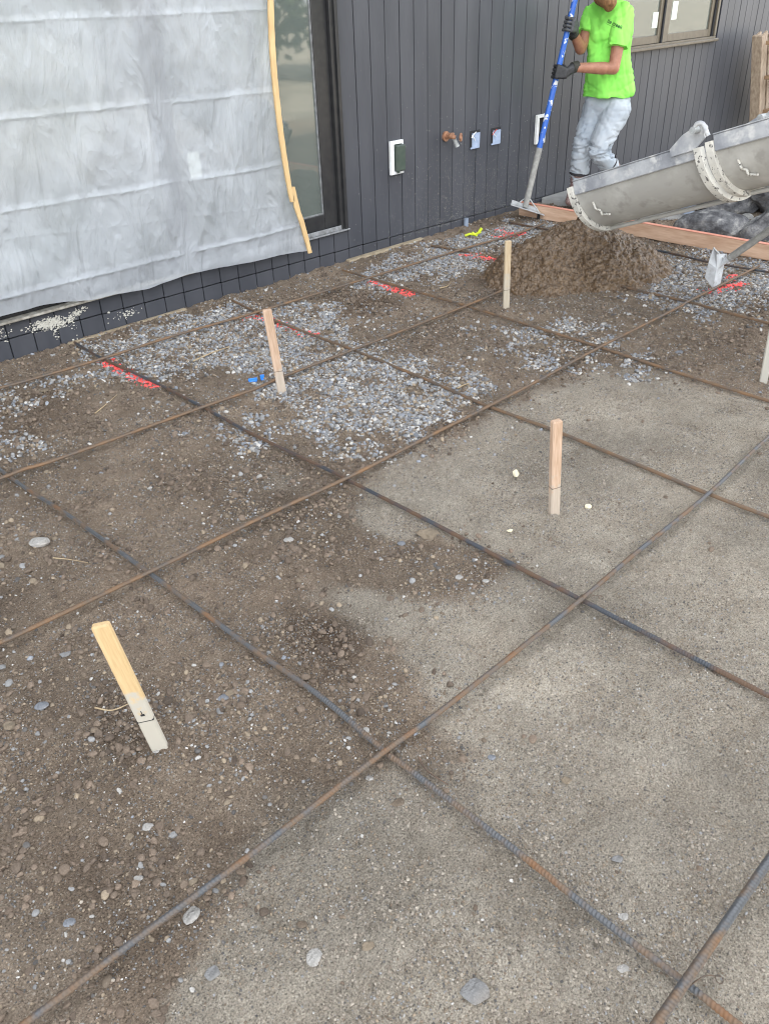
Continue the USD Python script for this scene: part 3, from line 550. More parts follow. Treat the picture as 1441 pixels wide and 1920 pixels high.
def tie(px, z, label):
    c = on_z(*px, z); a = on_z(px[0]+30, px[1]-22, z)-c; a[2] = 0; a /= np.linalg.norm(a); b = V(-a[1], a[0], 0); ps = []
    for t in np.linspace(0, 1, 30):
        ph = t*2*np.pi*1.5; ps.append(c + (a+b)*.7*.012*math.cos(ph) + V(0, 0, .015*math.sin(ph)) + (a-b)*.003*(t-.5))
    tail = c + .06*(RT*V(1, 1, 0)) + V(0, 0, .01); mid = (c+tail)/2+V(0, 0, .008)
    ps += list(spline([ps[-1], mid, tail], .006)[1:])
    lp = [tail + .007*V(math.cos(t), math.sin(t), .3*math.sin(t)) - .007*V(1, 0, 0) for t in np.linspace(0, 6, 14)]
    obj('tie_wire', tube(np.array(ps+lp), .0011, 6), M['tie'], None, True, label=label, category='wire')
tie((1288, 1838), .034, 'twisted tie wire with a looped tail at the raised rebar crossing in the corner')
tie((1090, 1124), .02, 'small tie wire at the crossing of two bars in the grey sand')

# ------------------------------------------------------------------ wooden stakes
def stake(base, topp, w, d, m, label, turn=0.0, blunt=.004, lean=0.0):
    b = ground_at(*base); t = at_depth(topp[0], topp[1], b@HF+lean); ax = t-b; L = np.linalg.norm(ax)
    X = rot_to(ax, tuple(-HF)); c, s = math.cos(turn), math.sin(turn); R = np.eye(4); R[:2, :2] = [[c, -s], [s, c]]
    X = X@R; X[:3, 3] = b
    me = cbox((-w/2, -d/2, -.10), (w/2, d/2, L), blunt)
    me = me.subdivide().subdivide(); v = me.vertices.copy(); v += .0014*(meshkit.fbm(v*[60, 60, 12]+len(label) % 7, 3, 3)[:, None]-.5)*[1, 1, .5]; me.vertices = v
    s_ = thing('wooden_stake', label, 'stake', xf=X)
    obj('post', me, M[m], s_)
    return s_, L, w, d
s4 = stake((300, 1402), (187, 1170), .041, .020, 'stake_yellow', 'yellow wooden stake leaning left with grey cement on its foot, in the brown dirt', turn=.10)
s3 = stake((1038, 962), (1043, 788), .036, .026, 'stake_pink', 'upright pinkish wooden stake standing in the smooth grey sand', turn=.35)
s1 = stake((529, 736), (500, 580), .040, .022, 'stake_pink', 'weathered stake tilted left in gravel beside the blue plastic bits', turn=.15)
s2 = stake((948, 578), (952, 451), .036, .022, 'stake_pale', 'pale stake standing in front of the wet concrete pile', turn=.2)
s5 = stake((1430, 716), (1452, 600), .034, .03, 'stake_grey', 'grey stake at the right edge of the picture beyond the sand', turn=-.4)
st, L, w_, d_ = s4
obj('pencil_line', box((-w_/2-.0006, -d_/2-.0006, .105), (w_/2+.0006, d_/2+.0006, .107)), M['recess'], st)
obj('knot_mark', cat([box((-.006, s_*(d_/2+.0007)-.0003, .125), (.004, s_*(d_/2+.0007)+.0003, .131)) for s_ in (-1, 1)]+[box((-.002, s_*(d_/2+.0007)-.0003, .131), (.0, s_*(d_/2+.0007)+.0003, .142)) for s_ in (-1, 1)]), M['recess'], st)
for s_ in (s1, s2, s3):
    st, L, w_, d_ = s_
    obj('pencil_line', box((-w_/2-.0006, -d_/2-.0006, .11), (w_/2+.0006, d_/2+.0006, .1115)), M['recess'], st)

# ------------------------------------------------------------------ form board, boulders, slab, pipe behind it
fb = thing('form_board', 'long pinkish timber form board on edge beyond the wet concrete', 'board')
obj('board', cbox((5.535, .2, .0), (5.573, 4.13, .098), .003).subdivide(), M['form_wood'], fb)
obj('painted_top', cbox((5.534, .201, .0982), (5.574, 4.129, .1012), .001), M['form_top'], fb)
obj('form_stake', cbox((5.580, 3.80, -.1), (5.62, 3.84, .09)), M['form_wood'], fb); obj('form_stake', cbox((5.580, 2.0, -.1), (5.62, 2.04, .09)), M['form_wood'], fb)
pb = ground_at(1020, 408); obj('steel_pin', tube([(5.52, pb[1], -.08), (5.52, pb[1], .05)], .011, 10), M['recess'], fb)
obj('concrete_step', cbox((6.02, 3.45, -.05), (6.9, 4.27, .035), .012), M['slab'], None, label='low grey concrete slab between the form board and the house wall', category='concrete slab')
rng = np.random.default_rng(11)
def boulder(px, py, D, sx, sy, sz, label, m='boulder', yaw=0.0):
    c = at_depth(px, py, D); b = rock(rng, 4, (sx, sy, sz), .30, True); b.vertices += .05*(meshkit.fbm(b.vertices*9+rng.random(3)*9, 4, 2)[:, None]-.5)*b.vertices/np.maximum(.05, np.linalg.norm(b.vertices, axis=1)[:, None])
    b.apply_transform(trimesh.transformations.rotation_matrix(-YAW+yaw, [0, 0, 1])); b.apply_translation(c)
    obj('boulder', b, M[m], None, 35, label=label, category='boulder')
boulder(1338, 436, 6.15, .30, .22, .17, 'grey rough boulder in the middle behind the form board, below the dark gap')
boulder(1385, 368, 6.75, .40, .25, .17, 'large dark boulder lying on top, just under the chute joint')
boulder(1450, 440, 5.95, .25, .22, .21, 'dark boulder at the right edge behind the hoe handle')
boulder(1230, 418, 6.6, .30, .2, .17, 'pale crusted boulder behind the form board below the lower chute', 'boulder_pale')
boulder(1397, 416, 6.5, .075, .06, .06, 'small smooth grey stone wedged in the gap between the boulders', 'boulder_pale')
boulder(1470, 330, 6.7, .32, .3, .3, 'dark boulder under the upper chute at the right edge')
c = at_depth(1284, 404, 6.55); obj('drain_pipe', tube([c-V(0, 0, .35), c+V(.02, 0, .12)], .055, 24), M['pipe'], None, 40, label='blue-grey plastic pipe standing between the boulders', category='pipe')

# ------------------------------------------------------------------ the concrete chute
SC = 1.10
MC = CAM + SC*(V(4.07, 2.51, .67)-CAM); AZ, EL, CR, CL = math.radians(-98.1), math.radians(20.4), .231*SC, .792*SC
CD = V(math.cos(EL)*math.cos(AZ), math.cos(EL)*math.sin(AZ), math.sin(EL)); CS = np.cross(CD, [0, 0, 1.]); CS /= np.linalg.norm(CS); CU = np.cross(CS, CD)
def chute_xf(o, el=0.0):
    d = math.cos(el)*CD + math.sin(el)*CU; u = np.cross(CS, d); m = np.eye(4); m[:3, 0], m[:3, 1], m[:3, 2], m[:3, 3] = d, CS, u, o; return m
def half_pipe(t0, t1, ri, ro, a0=0.0, a1=np.pi, n=40, nt=2):
    """trough from t0 to t1 along local x, near side at +y"""
    a = np.linspace(a0, a1, n); ts = np.linspace(t0, t1, nt)
    def row(r_): return np.stack([np.stack([np.full(n, t), r_*np.cos(a), -r_*np.sin(a)], -1) for t in ts])
    o, i = row(ro), row(ri); ms = [sheetgrid(o), sheetgrid(i[:, ::-1])]
    for k_ in (0, -1): ms.append(sheetgrid(np.stack([o[k_], i[k_]])))
    for k_ in (0, -1): ms.append(sheetgrid(np.stack([o[:, k_], i[:, k_]])))
    return cat(ms)
def hook(t, ang, r_):
    """S-shaped lashing hook welded to the outside of the trough"""
    n = V(0, math.cos(ang), -math.sin(ang)); tn = V(0, -math.sin(ang), -math.cos(ang)); p0 = V(t, 0, 0)+n*r_
    prof = [(0, -.055, 0), (.0, -.035, .004), (.012, -.022, .022), (.002, -.006, .010), (.022, .004, .010), (.026, .024, .022), (.020, .036, .006), (.05, .046, .006), (.06, .046, .008)]
    ps = np.array([p0 + V(1, 0, 0)*a + tn*b + n*c_ for a, b, c_ in prof]); return tube(spline(ps, .006), .0062, 8)
def chute(name_label, o, R, L, el, lugs):
    ch = thing('concrete_chute', name_label, 'chute', xf=chute_xf(o, el))
    obj('trough', half_pipe(0, L, R-.006, R, nt=24), M['chute'], ch, 40)
    obj('rim', half_pipe(-.006, .030, R+.0005, R+.026, -.02, np.pi+.02), M['chute_rim'], ch, 40)
    if not lugs: obj('rim', half_pipe(L-.035, L+.004, R+.0005, R+.032, -.02, np.pi+.02), M['chute_rim'], ch, 40)
    for s in (1, -1):
        obj('flange', cat([cbox((.0305, s*(R-.004), -.045), (L-.036, s*(R+.012), .030), .004), cbox((.0305, s*(R-.012), .0305), (L-.036, s*(R+.014), .036), .002)]), M['chute_flange'], ch)
    obj('bottom_rail', tube(np.array([(t, .03, -(R+.014)) for t in np.linspace(.05, L-.04, 30)]), .012, 12), M['chute'], ch, 50)
    obj('hook', hook(.13, .62, R+.002), M['chute_rim'], ch, 50)
    if not lugs:
        for s in (1, -1):
            poly = Polygon([(L-.17, .0), (L-.17, .036), (L-.09, .082), (L-.02, .10), (L+.03, .10), (L+.03, .04), (L-.036, .0)])
            lug = trimesh.creation.extrude_polygon(poly, .012, engine='earcut'); v = lug.vertices.copy(); lug.vertices = np.stack([v[:, 0], s*(R+.015)+(v[:, 2]-(.0 if s > 0 else .012)), v[:, 1]], 1)
            obj('hinge_lug', lug, M['chute_flange'], ch)
    else:
        for s in (1, -1):
            y_ = s*(R+.018)
            pin = trimesh.creation.cylinder(.017, .10, sections=20, transform=trimesh.transformations.rotation_matrix(np.pi/2, [1, 0, 0])).apply_translation((-.035, y_, .072))
            obj('hinge_pin', pin, M['zinc'], ch, 40)
            arm = tube(spline([(-.035, y_+s*.03, .075), (-.02, y_+s*.034, .094), (.01, y_+s*.03, .088), (.025, y_+s*.02, .03)], .01), .011, 10)
            obj('hinge_hook', arm, M['chute_flange'], ch, 40)
    return ch
chute('lower grey concrete chute section with its mouth over the wet pile', MC, CR, CL, 0.0, False)
chute('upper grey concrete chute section running off the right edge', MC+CD*(CL+.035)+CU*.012, CR+.004, 1.9, -.02, True)

# ------------------------------------------------------------------ the pile of wet concrete
pm = on_z(1100, 500)
nx = 430
Xc, Yc = np.meshgrid(np.linspace(3.6, 5.5, nx), np.linspace(2.2, 4.0, nx))
PP = np.stack([Xc, Yc, 0*Xc], -1)
def mound(c, r_, h, ex=1.0, rotd=0.0, pw=1.7):
    dx, dy = Xc-c[0], Yc-c[1]; co, si = math.cos(rotd), math.sin(rotd); a, b = dx*co+dy*si, (-dx*si+dy*co)*ex
    d = np.hypot(a, b)/r_ + .09*(meshkit.fbm(PP*3.2, 3, 61)-.5)*2
    return h*np.where(d < 1, 1-np.abs(d)**pw, -1.2*(d-1))
Hm = np.maximum.reduce([mound((4.62, 2.93), .45, .285, 1.0, 0, 2.0), mound((4.74, 2.82), .44, .21, 1.1, .2, 2.2), mound((4.35, 3.02), .40, .235, 1.05, .6, 2.0)])
Hm = gaussian_filter(Hm, 3)+.05*(meshkit.fbm(PP*5, 3, 62)-.5)*np.clip(Hm*8, 0, 1)
from scipy.spatial import cKDTree
step = Xc[0, 1]-Xc[0, 0]; dzx, dzy = np.gradient(Hm, Yc[1, 0]-Yc[0, 0], step)[::-1]
Nm = np.stack([-dzx, -dzy, np.ones_like(Hm)], -1); slope = np.linalg.norm(Nm, axis=2); Nm /= slope[..., None]
S3 = np.stack([Xc, Yc, Hm], -1); rl = np.random.default_rng(77); lump = 0*Hm
W3 = S3 + .005*np.stack([meshkit.fbm(S3*55, 2, q_)-.5 for q_ in (67, 68, 69)], -1)
flat = S3.reshape(-1, 3); pw = (slope.ravel()/slope.sum())
for sp_, am in ((.038, .022), (.023, .014)):
    n_ = int(1.9*1.8/sp_**2*1.25); seeds = flat[rl.choice(len(flat), n_, p=pw)]; hh = rl.uniform(.25, 1.0, n_)
    d_, i_ = cKDTree(seeds).query(W3.reshape(-1, 3)); lump += (am*hh[i_]*np.sqrt(np.clip(1-(d_/(sp_*.75))**2, 0, 1))).reshape(Hm.shape)
Pm = S3 + Nm*lump[..., None] - [0, 0, .02]
pile = sheetgrid(Pm); keepf = (Pm.reshape(-1, 3)[pile.faces][:, :, 2] > -.04).any(1) & (Hm.ravel()[pile.faces] > -.06).any(1)
pile.update_faces(keepf); pile = max(pile.split(only_watertight=False), key=lambda q: len(q.faces))
obj('concrete_pile', pile, M['wetmix'], None, True, label='brown heap of freshly poured wet concrete under the chute mouth', category='wet concrete')
fl = []                                                        # the tongue of concrete still in the chute mouth
tt = np.linspace(-.05, .8, 24); aa = np.linspace(.55, np.pi-.55, 26)
X4 = chute_xf(MC); rows = []
for t in tt:
    drop = 0 if t > 0 else t*t*14
    rows.append([X4[:3, :3]@V(t, (CR-.012)*math.cos(a), -(CR-.012)*math.sin(.55)-.02+.05*(1-abs(math.cos(a)))*-.4+.01*meshkit.noise(V(t*30, a*6, 1))-drop)+MC for a in aa])
obj('flowing_concrete', sheetgrid(np.array(rows)), M['wetmix'], None, True, label='brown wet concrete lying inside the lower chute section', category='concrete')

# ------------------------------------------------------------------ gravel and loose stones
rng = np.random.default_rng(21)
def scatter(name, label, dens, rmin, rmax, lim, cols, protos=5, sub=1, sink=.25, powr=2.0, kind_shape=False, chunk=None, red=None):
    """dens(x, y) = stones per square metre; cols = {colour: weight}"""
    pi = UsdGeom.PointInstancer.Define(stage, path_of(name, None)); data(pi.GetPrim(), label=label, category='gravel', kind='stuff')
    names = list(cols); pr = rng.random(len(names)); targets = []
    for c_ in names:
        for j in range(protos):
            q = rock(rng, sub, (1, rng.uniform(.65, .95), rng.uniform(.5, .75)), .28, j % 2 == 1)
            m_ = usdkit.mesh(stage, path_of('pebble', pi.GetPrim()), q, M['peb_'+c_] if c_ != 'red' else M['red'], 40 if sub > 1 else False); targets.append(m_.GetPath())
    pi.CreatePrototypesRel().SetTargets(targets)
    x0, x1, y0, y1 = lim; dm = dens.max if hasattr(dens, 'max') else None
    n = int((x1-x0)*(y1-y0)*dens(None, None)); x, y = rng.uniform(x0, x1, n), rng.uniform(y0, y1, n)
    d = dens(x, y)/dens(None, None); k_ = rng.random(n) < d; x, y = x[k_], y[k_]
    # keep what the camera can see
    D = np.stack([x, y, 0*x-H], -1); zc_ = D@FW; u_ = (D@RT)/zc_*F+720.5; v_ = 960-(D@UP)/zc_*F
    k_ = (zc_ > .1) & (u_ > -250) & (u_ < 1700) & (v_ < 2250) & (y < WY-.012); x, y = x[k_], y[k_]; n = len(x)
    r_ = rmin*(rmax/rmin)**(rng.random(n)**powr); z = height(x, y)+r_*.55*(1-2*sink)
    pi.CreatePositionsAttr(Vt.Vec3fArray.FromNumpy(np.stack([x, y, z], 1).astype(np.float32)))
    sc_ = np.stack([r_, r_, r_], 1)*rng.uniform(.8, 1.2, (n, 3)); pi.CreateScalesAttr(Vt.Vec3fArray.FromNumpy(sc_.astype(np.float32)))
    ang = rng.uniform(0, 2*np.pi, n); tl = rng.normal(0, .22, (n, 2))
    q = np.stack([np.cos(ang/2), tl[:, 0], tl[:, 1], np.sin(ang/2)], 1); q /= np.linalg.norm(q, axis=1)[:, None]
    pi.CreateOrientationsAttr(Vt.QuathArray([Gf.Quath(*map(float, a)) for a in q]))
    w_ = np.array([cols[c_] for c_ in names], float); ci = rng.choice(len(names), n, p=w_/w_.sum())
    pi.CreateProtoIndicesAttr(Vt.IntArray.FromNumpy((ci*protos+rng.integers(0, protos, n)).astype(np.int32)))
    return n
GRAV_HALO = gaussian_filter(GRAV, .22/RS)
def dens_gravel(x, y, top=13000):
    if x is None: return top
    g = field(GRAV, x, y, .12, 6, 2); n_ = meshkit.fbm(np.stack([x, y, 0*x], -1)*9, 3, 71)
    return top*np.clip((g-.12)*1.15+ (n_-.5)*3.0*(g > .08), 0, 1)**1.25 + top*.16*field(GRAV_HALO, x, y, .12, 6, 2)*np.clip(n_*3-1, 0, 1)
def dens_big(x, y, top=1900):
    if x is None: return top
    g = field(GRAV, x, y, .12, 6, 2); s = field(SAND, x, y, .10, 7, 1); n_ = meshkit.fbm(np.stack([x, y, 0*x], -1)*4, 3, 72)
    return top*np.clip(.05+1.1*np.clip(g, 0, .7)+2.2*np.clip(n_-.52, 0, 1), 0, 1)*np.clip(1-1.15*s, .004, 1)
def dens_peb(x, y, top=5200):
    if x is None: return top
    s = field(SAND, x, y, .10, 7, 1); n_ = meshkit.fbm(np.stack([x, y, 0*x], -1)*5, 4, 73)
    return top*np.clip(.06+3.2*np.clip(n_-.46, 0, 1), 0, 1)*np.clip(1-1.02*s, .02, 1)
def dens_grit(x, y, top=34000):
    if x is None: return top
    s = field(SAND, x, y, .10, 7, 1); n_ = meshkit.fbm(np.stack([x, y, 0*x], -1)*7, 4, 74)
    return top*np.clip(.25+2.4*(n_-.45), .05, 1)*np.clip(1-.45*s, .10, 1)
LIM = (-.5, 6.4, -.15, 4.3)
c1 = scatter('gravel', 'bed of blue-grey crushed gravel spread along the foot of the wall', dens_gravel, .0045, .0125, LIM, dict(blue=3.6, grey=4, pale=2.4, dark=1.3, tan=1.5, brown=1.0), 6, 1, .3, 1.6)
c2 = scatter('loose_pebbles', 'rounded loose pebbles strewn over the brown dirt', dens_big, .0042, .0135, LIM, dict(grey=3, pale=1.1, tan=4, brown=6, blue=.4, dark=1), 9, 2, .45, 2.8)
c3 = scatter('small_pebbles', 'small brown and grey pebbles mixed in the dirt', dens_peb, .003, .0075, LIM, dict(brown=6, dark=2, grey=2, tan=3.5, pale=.6), 5, 1, .36, 1.5)
def dens_clod(x, y, top=7500):
    if x is None: return top
    s = field(SAND, x, y, .10, 7, 1); w_ = field(WET, x, y, .08, 9, 3); n_ = meshkit.fbm(np.stack([x, y, 0*x], -1)*6, 4, 75)
    return top*np.clip(.05+2.6*np.clip(n_-.48, 0, 1)+.8*w_, 0, 1)*np.clip(1-1.0*s+.5*w_, .015, 1)
def dens_crumb(x, y, top=30000):
    if x is None: return top
    s = field(SAND, x, y, .10, 7, 1); n_ = meshkit.fbm(np.stack([x, y, 0*x], -1)*8, 4, 76)
    return top*np.clip(.10+3.0*np.clip(n_-.44, 0, 1), 0, 1)*np.clip(1.3*s-.15, 0, 1)
c6 = scatter('sand_crumbs', 'loose crumbs of grey sand lying on the levelled sand', dens_crumb, .0016, .0052, LIM, dict(sand=5, sand_dark=3.2, grey=.5), 6, 0, .4, 2.6)
c5 = scatter('dirt_clods', 'crumbly brown dirt clods on the unpaved dirt', dens_clod, .003, .0145, LIM, dict(clod=5, clod_dark=3), 6, 1, .35, 2.0)
c4 = scatter('grit', 'fine grit covering the ground', dens_grit, .0015, .0038, (-.5, 4.2, -.15, 3.2), dict(brown=4, dark=4, tan=3.5, grey=2, pale=.8), 4, 0, .3, 1.3)
print('stones', c1, c2, c3, c4)
# single stones that stand out
STONES = [(75, 1020, 17, .85, 'pale', 'large rounded whitish cobble in the dirt near the left edge'),
          (803, 1004, 25, .42, 'tan', 'flat pale broken stone beside the dark rebar at the sand edge'),
          (752, 1020, 8, .6, 'blue', 'small grey triangular stone left of the flat pale stone'),
          (541, 1013, 10, .7, 'pale', 'oval white pebble in the dirt left of the sand patch'),
          (359, 1718, 16, .6, 'pale', 'pale oblong stone beside the long foreground rebar'),
          (400, 1825, 15, .6, 'grey', 'grey oval stone near the bottom edge, left of the centre'),
          (589, 1797, 16, .6, 'pale', 'smooth oblong pale stone near the bottom edge in the middle'),
          (691, 1775, 11, .7, 'tan', 'squat beige stone right of the smooth oblong stone near the bottom'),
          (566, 1735, 9, .7, 'brown', 'round brown stone above the smooth oblong stone near the bottom'),
          (885, 1860, 27, .35, 'grey', 'long half-buried grey stone at the bottom edge'),
          (1062, 1465, 11, .7, 'tan', 'beige angular stone alone in the grey sand, lower right'),
          (1168, 1720, 9, .6, 'pale', 'small pale stone beside the tracks near the bottom right'),
          (1168, 1818, 10, .5, 'pale', 'crescent-shaped white pebble near the bottom right rebar'),
          (1157, 1612, 10, .4, 'grey', 'half-buried grey stone in the sand right of the foreground rebar'),
          (78, 1325, 12, .6, 'blue', 'bluish pebble left of the leaning yellow stake'),
          (125, 1228, 12, .6, 'grey', 'grey pebble just left of the yellow stake top'),
          (17, 1362, 12, .6, 'tan', 'angular beige stone at the left edge below the bluish pebble'),
          (295, 1408, 8, .7, 'pale', 'white pebble touching the foot of the yellow stake'),
          (418, 1310, 10, .7, 'blue', 'blue-grey pebble on the pebble patch right of the yellow stake'),
          (432, 1300, 10, .7, 'tan', 'tan pebble topmost on the pebble patch right of the yellow stake'),
          (80, 735, 13, .6, 'tan', 'rounded beige stone in dark dirt near the wall, left edge'),
          (243, 1570, 9, .7, 'tan', 'tan pebble in the dirt below the yellow stake'),
          (278, 1552, 10, .7, 'pale', 'white pebble pair member below the yellow stake, right of the tan one'),
          (130, 1732, 10, .7, 'blue', 'round blue-grey pebble in the dirt at lower left'),
          (260, 1648, 8, .7, 'pale', 'bright white pebble just left of the long foreground rebar'),
          (1170, 538, 9, .6, 'grey', 'grey stone in front of the wet concrete pile'),
          (1274, 662, 8, .7, 'blue', 'dark bluish round stone on the brown dirt at right'),
          (860, 1083, 8, .6, 'pale', 'white pebble in dirt between the sand patches'),
          (910, 1090, 7, .6, 'pale', 'small white stone at the edge of the right sand patch'),
          (745, 1505, 13, .5, 'brown', 'brown half-buried stone below the front rebar crossing'),
          (678, 1440, 8, .7, 'tan', 'cream pebble just under the front rebar crossing'),
          (692, 1460, 7, .6, 'pale', 'white curved pebble right of the cream one under the front crossing'),
          (921, 1421, 8, .7, 'blue', 'lavender grey pebble in the dirt right of the front rebar crossing')]
for px, py, hw, fl_, col, lab in STONES:
    c = ground_at(px, py); wpp = np.linalg.norm(c-CAM)/F*1.0; s = hw*wpp
    q = rock(rng, 3, (s, s*.72, s*fl_*.62), .30, col in ('tan', 'grey') or fl_ < .56); a = rng.uniform(-.4, .4)-YAW + (1.1 if hw in (15, 16) else 0)
    q.apply_transform(trimesh.transformations.rotation_matrix(a, [0, 0, 1]))
    q.apply_scale(1.0); obj('stone', q, M['st_'+col], None, 40, xf=trimesh.transformations.translation_matrix(c+V(0, 0, s*fl_*.20)), label=lab, category='stone')
# red marking paint: flecks and painted pebbles along each stroke
def mark(pa, pb_, wid, n, label):
    n = int(n*1.7); wid = wid*1.3
    a, b = ground_at(*pa), ground_at(*pb_); ms = []; dv = (b-a)/np.linalg.norm(b-a); nv = V(-dv[1], dv[0], 0)
    for i_ in range(n):
        t = (i_+rng.random())/n; o = rng.normal(0, wid)*(.6+.8*meshkit.noise(V(t*7, 3, 1))); p = a+(b-a)*t+nv*o; r_ = rng.uniform(.003, .0095)
        q = rock(rng, 1, (r_, r_*.8, r_*.5), .3); q.apply_transform(trimesh.transformations.rotation_matrix(rng.uniform(0, 6), [0, 0, 1])); q.apply_translation((p[0], p[1], zg_at(p[0], p[1])+r_*.35)); ms.append(q)
    obj('paint_mark', cat(ms), M['red'], None, False, label=label, category='paint mark')
mark((196, 678), (292, 727), .016, 150, 'red paint stroke along the rebar below the mortar splash at left')
mark((475, 592), (588, 630), .017, 170, 'red paint stroke beside the tilted stake in the gravel')
mark((692, 528), (775, 554), .016, 130, 'red paint stroke below the foundation corner of the door')
mark((868, 478), (940, 491), .016, 110, 'short red paint stroke left of the pale stake')
mark((928, 448), (985, 437), .022, 110, 'red paint stroke near the wall left of the form board')
mark((930, 430), (950, 436), .018, 40, 'small red paint dab by the yellow plastic')
mark((1325, 552), (1396, 529), .017, 130, 'red paint stroke right of the hoe blade')
mark((1358, 523), (1384, 519), .012, 45, 'small red paint dab directly behind the hoe blade')

# small debris
def twig(pts, r_, label, m='straw', z=.008):
    c = spline([on_z(*p, z) for p in pts], .01); obj('twig', tube(c, r_*(1-.5*np.linspace(0, 1, len(c))), 6), M[m], None, True, label=label, category='twig')
twig([(362, 677), (400, 660), (430, 650)], .0045, 'pale straw stick lying on the gravel left of the tilted stake')
twig([(178, 775), (200, 757), (219, 740)], .003, 'thin bent twig in the dirt at the left below the red stroke')
twig([(935, 895-390+160), (872, 720), (858, 730)], .004, 'pale sliver beside the sand edge') if False else None
twig([(824, 540), (838, 536), (845, 528)], .004, 'short pale twig in the dirt left of the pale stake')
twig([(100, 1046), (130, 1049), (165, 1055)], .002, 'thin straw below the large whitish cobble')
twig([(178, 1327), (210, 1332), (245, 1318)], .0025, 'thin twig behind the leaning yellow stake')
twig([(785, 1420), (800, 1445), (840, 1472)], .003, 'brown root fibre right of the front rebar crossing', 'bark_twig')
twig([(857, 728), (868, 722), (880, 718)], .004, 'pale splinter on the dirt left of the rebar crossing at the sand corner')
def chip(px, py, a, b, label):
    c = ground_at(px, py); s = np.linalg.norm(c-CAM)/F; m = rock(rng, 2, (a*s, b*s*1.25, .005), .4, True); m.vertices[:, 2] += .15*m.vertices[:, 0]**2/(a*s)
    m.apply_transform(trimesh.transformations.rotation_matrix(-YAW+.1*a, [0, 0, 1])); m.apply_translation(c+V(0, 0, .006)); obj('wood_chip', m, M['chip'], None, label=label, category='wood chip')
chip(967, 891, 14, 6, 'largest pale wood chip on the sand left of the pinkish stake'); chip(1101, 953, 8, 6, 'small yellow wood chip right of the pinkish stake foot'); chip(955, 998, 6, 3, 'tiny wood chip below the largest chip in the sand')
for px, lab, a, b in (((474, 714), 'flat blue plastic scrap left of the tilted stake', .022, .012), ((492, 711), 'upright folded blue plastic scrap next to the tilted stake', .010, .020)):
    c = ground_at(*px); m = cat([cbox((-a, -.004, 0), (a, .004, b*1.2), .002), cbox((-a*.9, -.02, .001), (a*.8, -.0045, .008), .002)]); m.apply_transform(trimesh.transformations.rotation_matrix(-YAW+.3, [0, 0, 1])); m.apply_translation(c); obj('plastic_scrap', m, M['bluebit'], None, label=lab, category='plastic scrap')
c = ground_at(884, 444)
yc = thing('yellow_clip', 'bright yellow plastic clip lying on the gravel against the wall', 'clip', loc=c)
e = RT*V(1, 1, 0); e /= np.linalg.norm(e)
obj('clip_bar', tube(spline([-e*.05+V(0, 0, .010), -e*.015+V(0, 0, .022), e*.02+V(0, 0, .018), e*.065+V(0, 0, .036)], .01), .009, 10), M['yellow'], yc, 50)
obj('clip_jaw', cat([tube([e*.0+V(0, 0, .03), e*.01+V(.02, -.02, .008)], .010, 8), tube([e*.05+V(0, 0, .03), e*.07+V(0, 0, .062)], .011, 8)]), M['yellow'], yc, 50)
c = on_wall(873, 440, WY-.03); obj('pipe_stub', tube([V(c[0], c[1], -.05), V(c[0], c[1], .05)], .017, 16), M['pipe'], None, 40, label='short grey pipe stub standing by the yellow clip at the wall foot', category='pipe')

# ------------------------------------------------------------------ white hoe at the right
hb = on_z(1336, 543); hoe = thing('concrete_hoe', 'white concrete hoe with a grey crusted handle standing by the form board', 'hoe')
top_h = at_depth(1441, 432, 4.62); neck = at_depth(1352, 494, hb@HF+.02)
dirh = (top_h-neck)/np.linalg.norm(top_h-neck)
bl = [at_depth(*p, hb@HF+dd) for p, dd in (((1337, 464), .03), ((1343, 477), -.02), ((1361, 476), .03), ((1350, 531), .02), ((1336, 541), -.02), ((1321, 520), .03), ((1328, 492), .0))]
blc = np.mean(bl, 0)
tri = [[i, (i+1) % 7, 7] for i in range(7)]; vv = np.array(bl+[blc - HF*.03]); nrm = -HF*.004
fr = trimesh.Trimesh(np.vstack([vv, vv-nrm]), tri+[[a+8, c_+8, b+8] for a, b, c_ in tri]+[x for i in range(7) for x in ([i, i+8, (i+1) % 7], [(i+1) % 7, i+8, (i+1) % 7+8])], process=False)
obj('blade', fr, M['hoe_white'], hoe)
obj('socket', tube([blc+V(0, 0, -.01)-HF*.02, neck, neck+dirh*.08], [.008, .014, .021], 12), M['hoe_white'], hoe, 50)
obj('handle', tube(np.array([neck+dirh*t for t in np.linspace(.06, 1.5, 12)]), .0205, 14), M['cement_handle'], hoe, 50)
obj('brace', tube([bl[2], neck+dirh*.03], .004, 8), M['zinc'], hoe); obj('brace', tube([bl[0], neck+dirh*.03], .004, 8), M['zinc'], hoe)

# ------------------------------------------------------------------ wooden rack leaning on the wall at the right edge
rk = thing('wooden_rack', 'weathered wooden slat rack with shelves standing against the house at the right edge', 'rack')
bx, by = 9.13, WY-.34
LEAN = math.radians(-21)
def leaning(a, b, c=.004): return cbox(a, b, c).apply_transform(trimesh.transformations.rotation_matrix(LEAN, [0, 1, 0])).apply_translation((bx+.36, by, 0))
for i in range(6): obj('slat', leaning((i*.13, .10, .02), (i*.13+.10, .125, 1.12-.05*i)), M['pallet'], rk)
obj('post', leaning((-.05, .02, .0), (-.014, .125, 1.14), .005), M['pallet'], rk)
for z in (.97, .66, .34): obj('shelf', cbox((bx+.37-.384*z, by-.14, z), (bx+1.2-.384*z, by+.019, z+.035), .004), M['shelf'], rk)

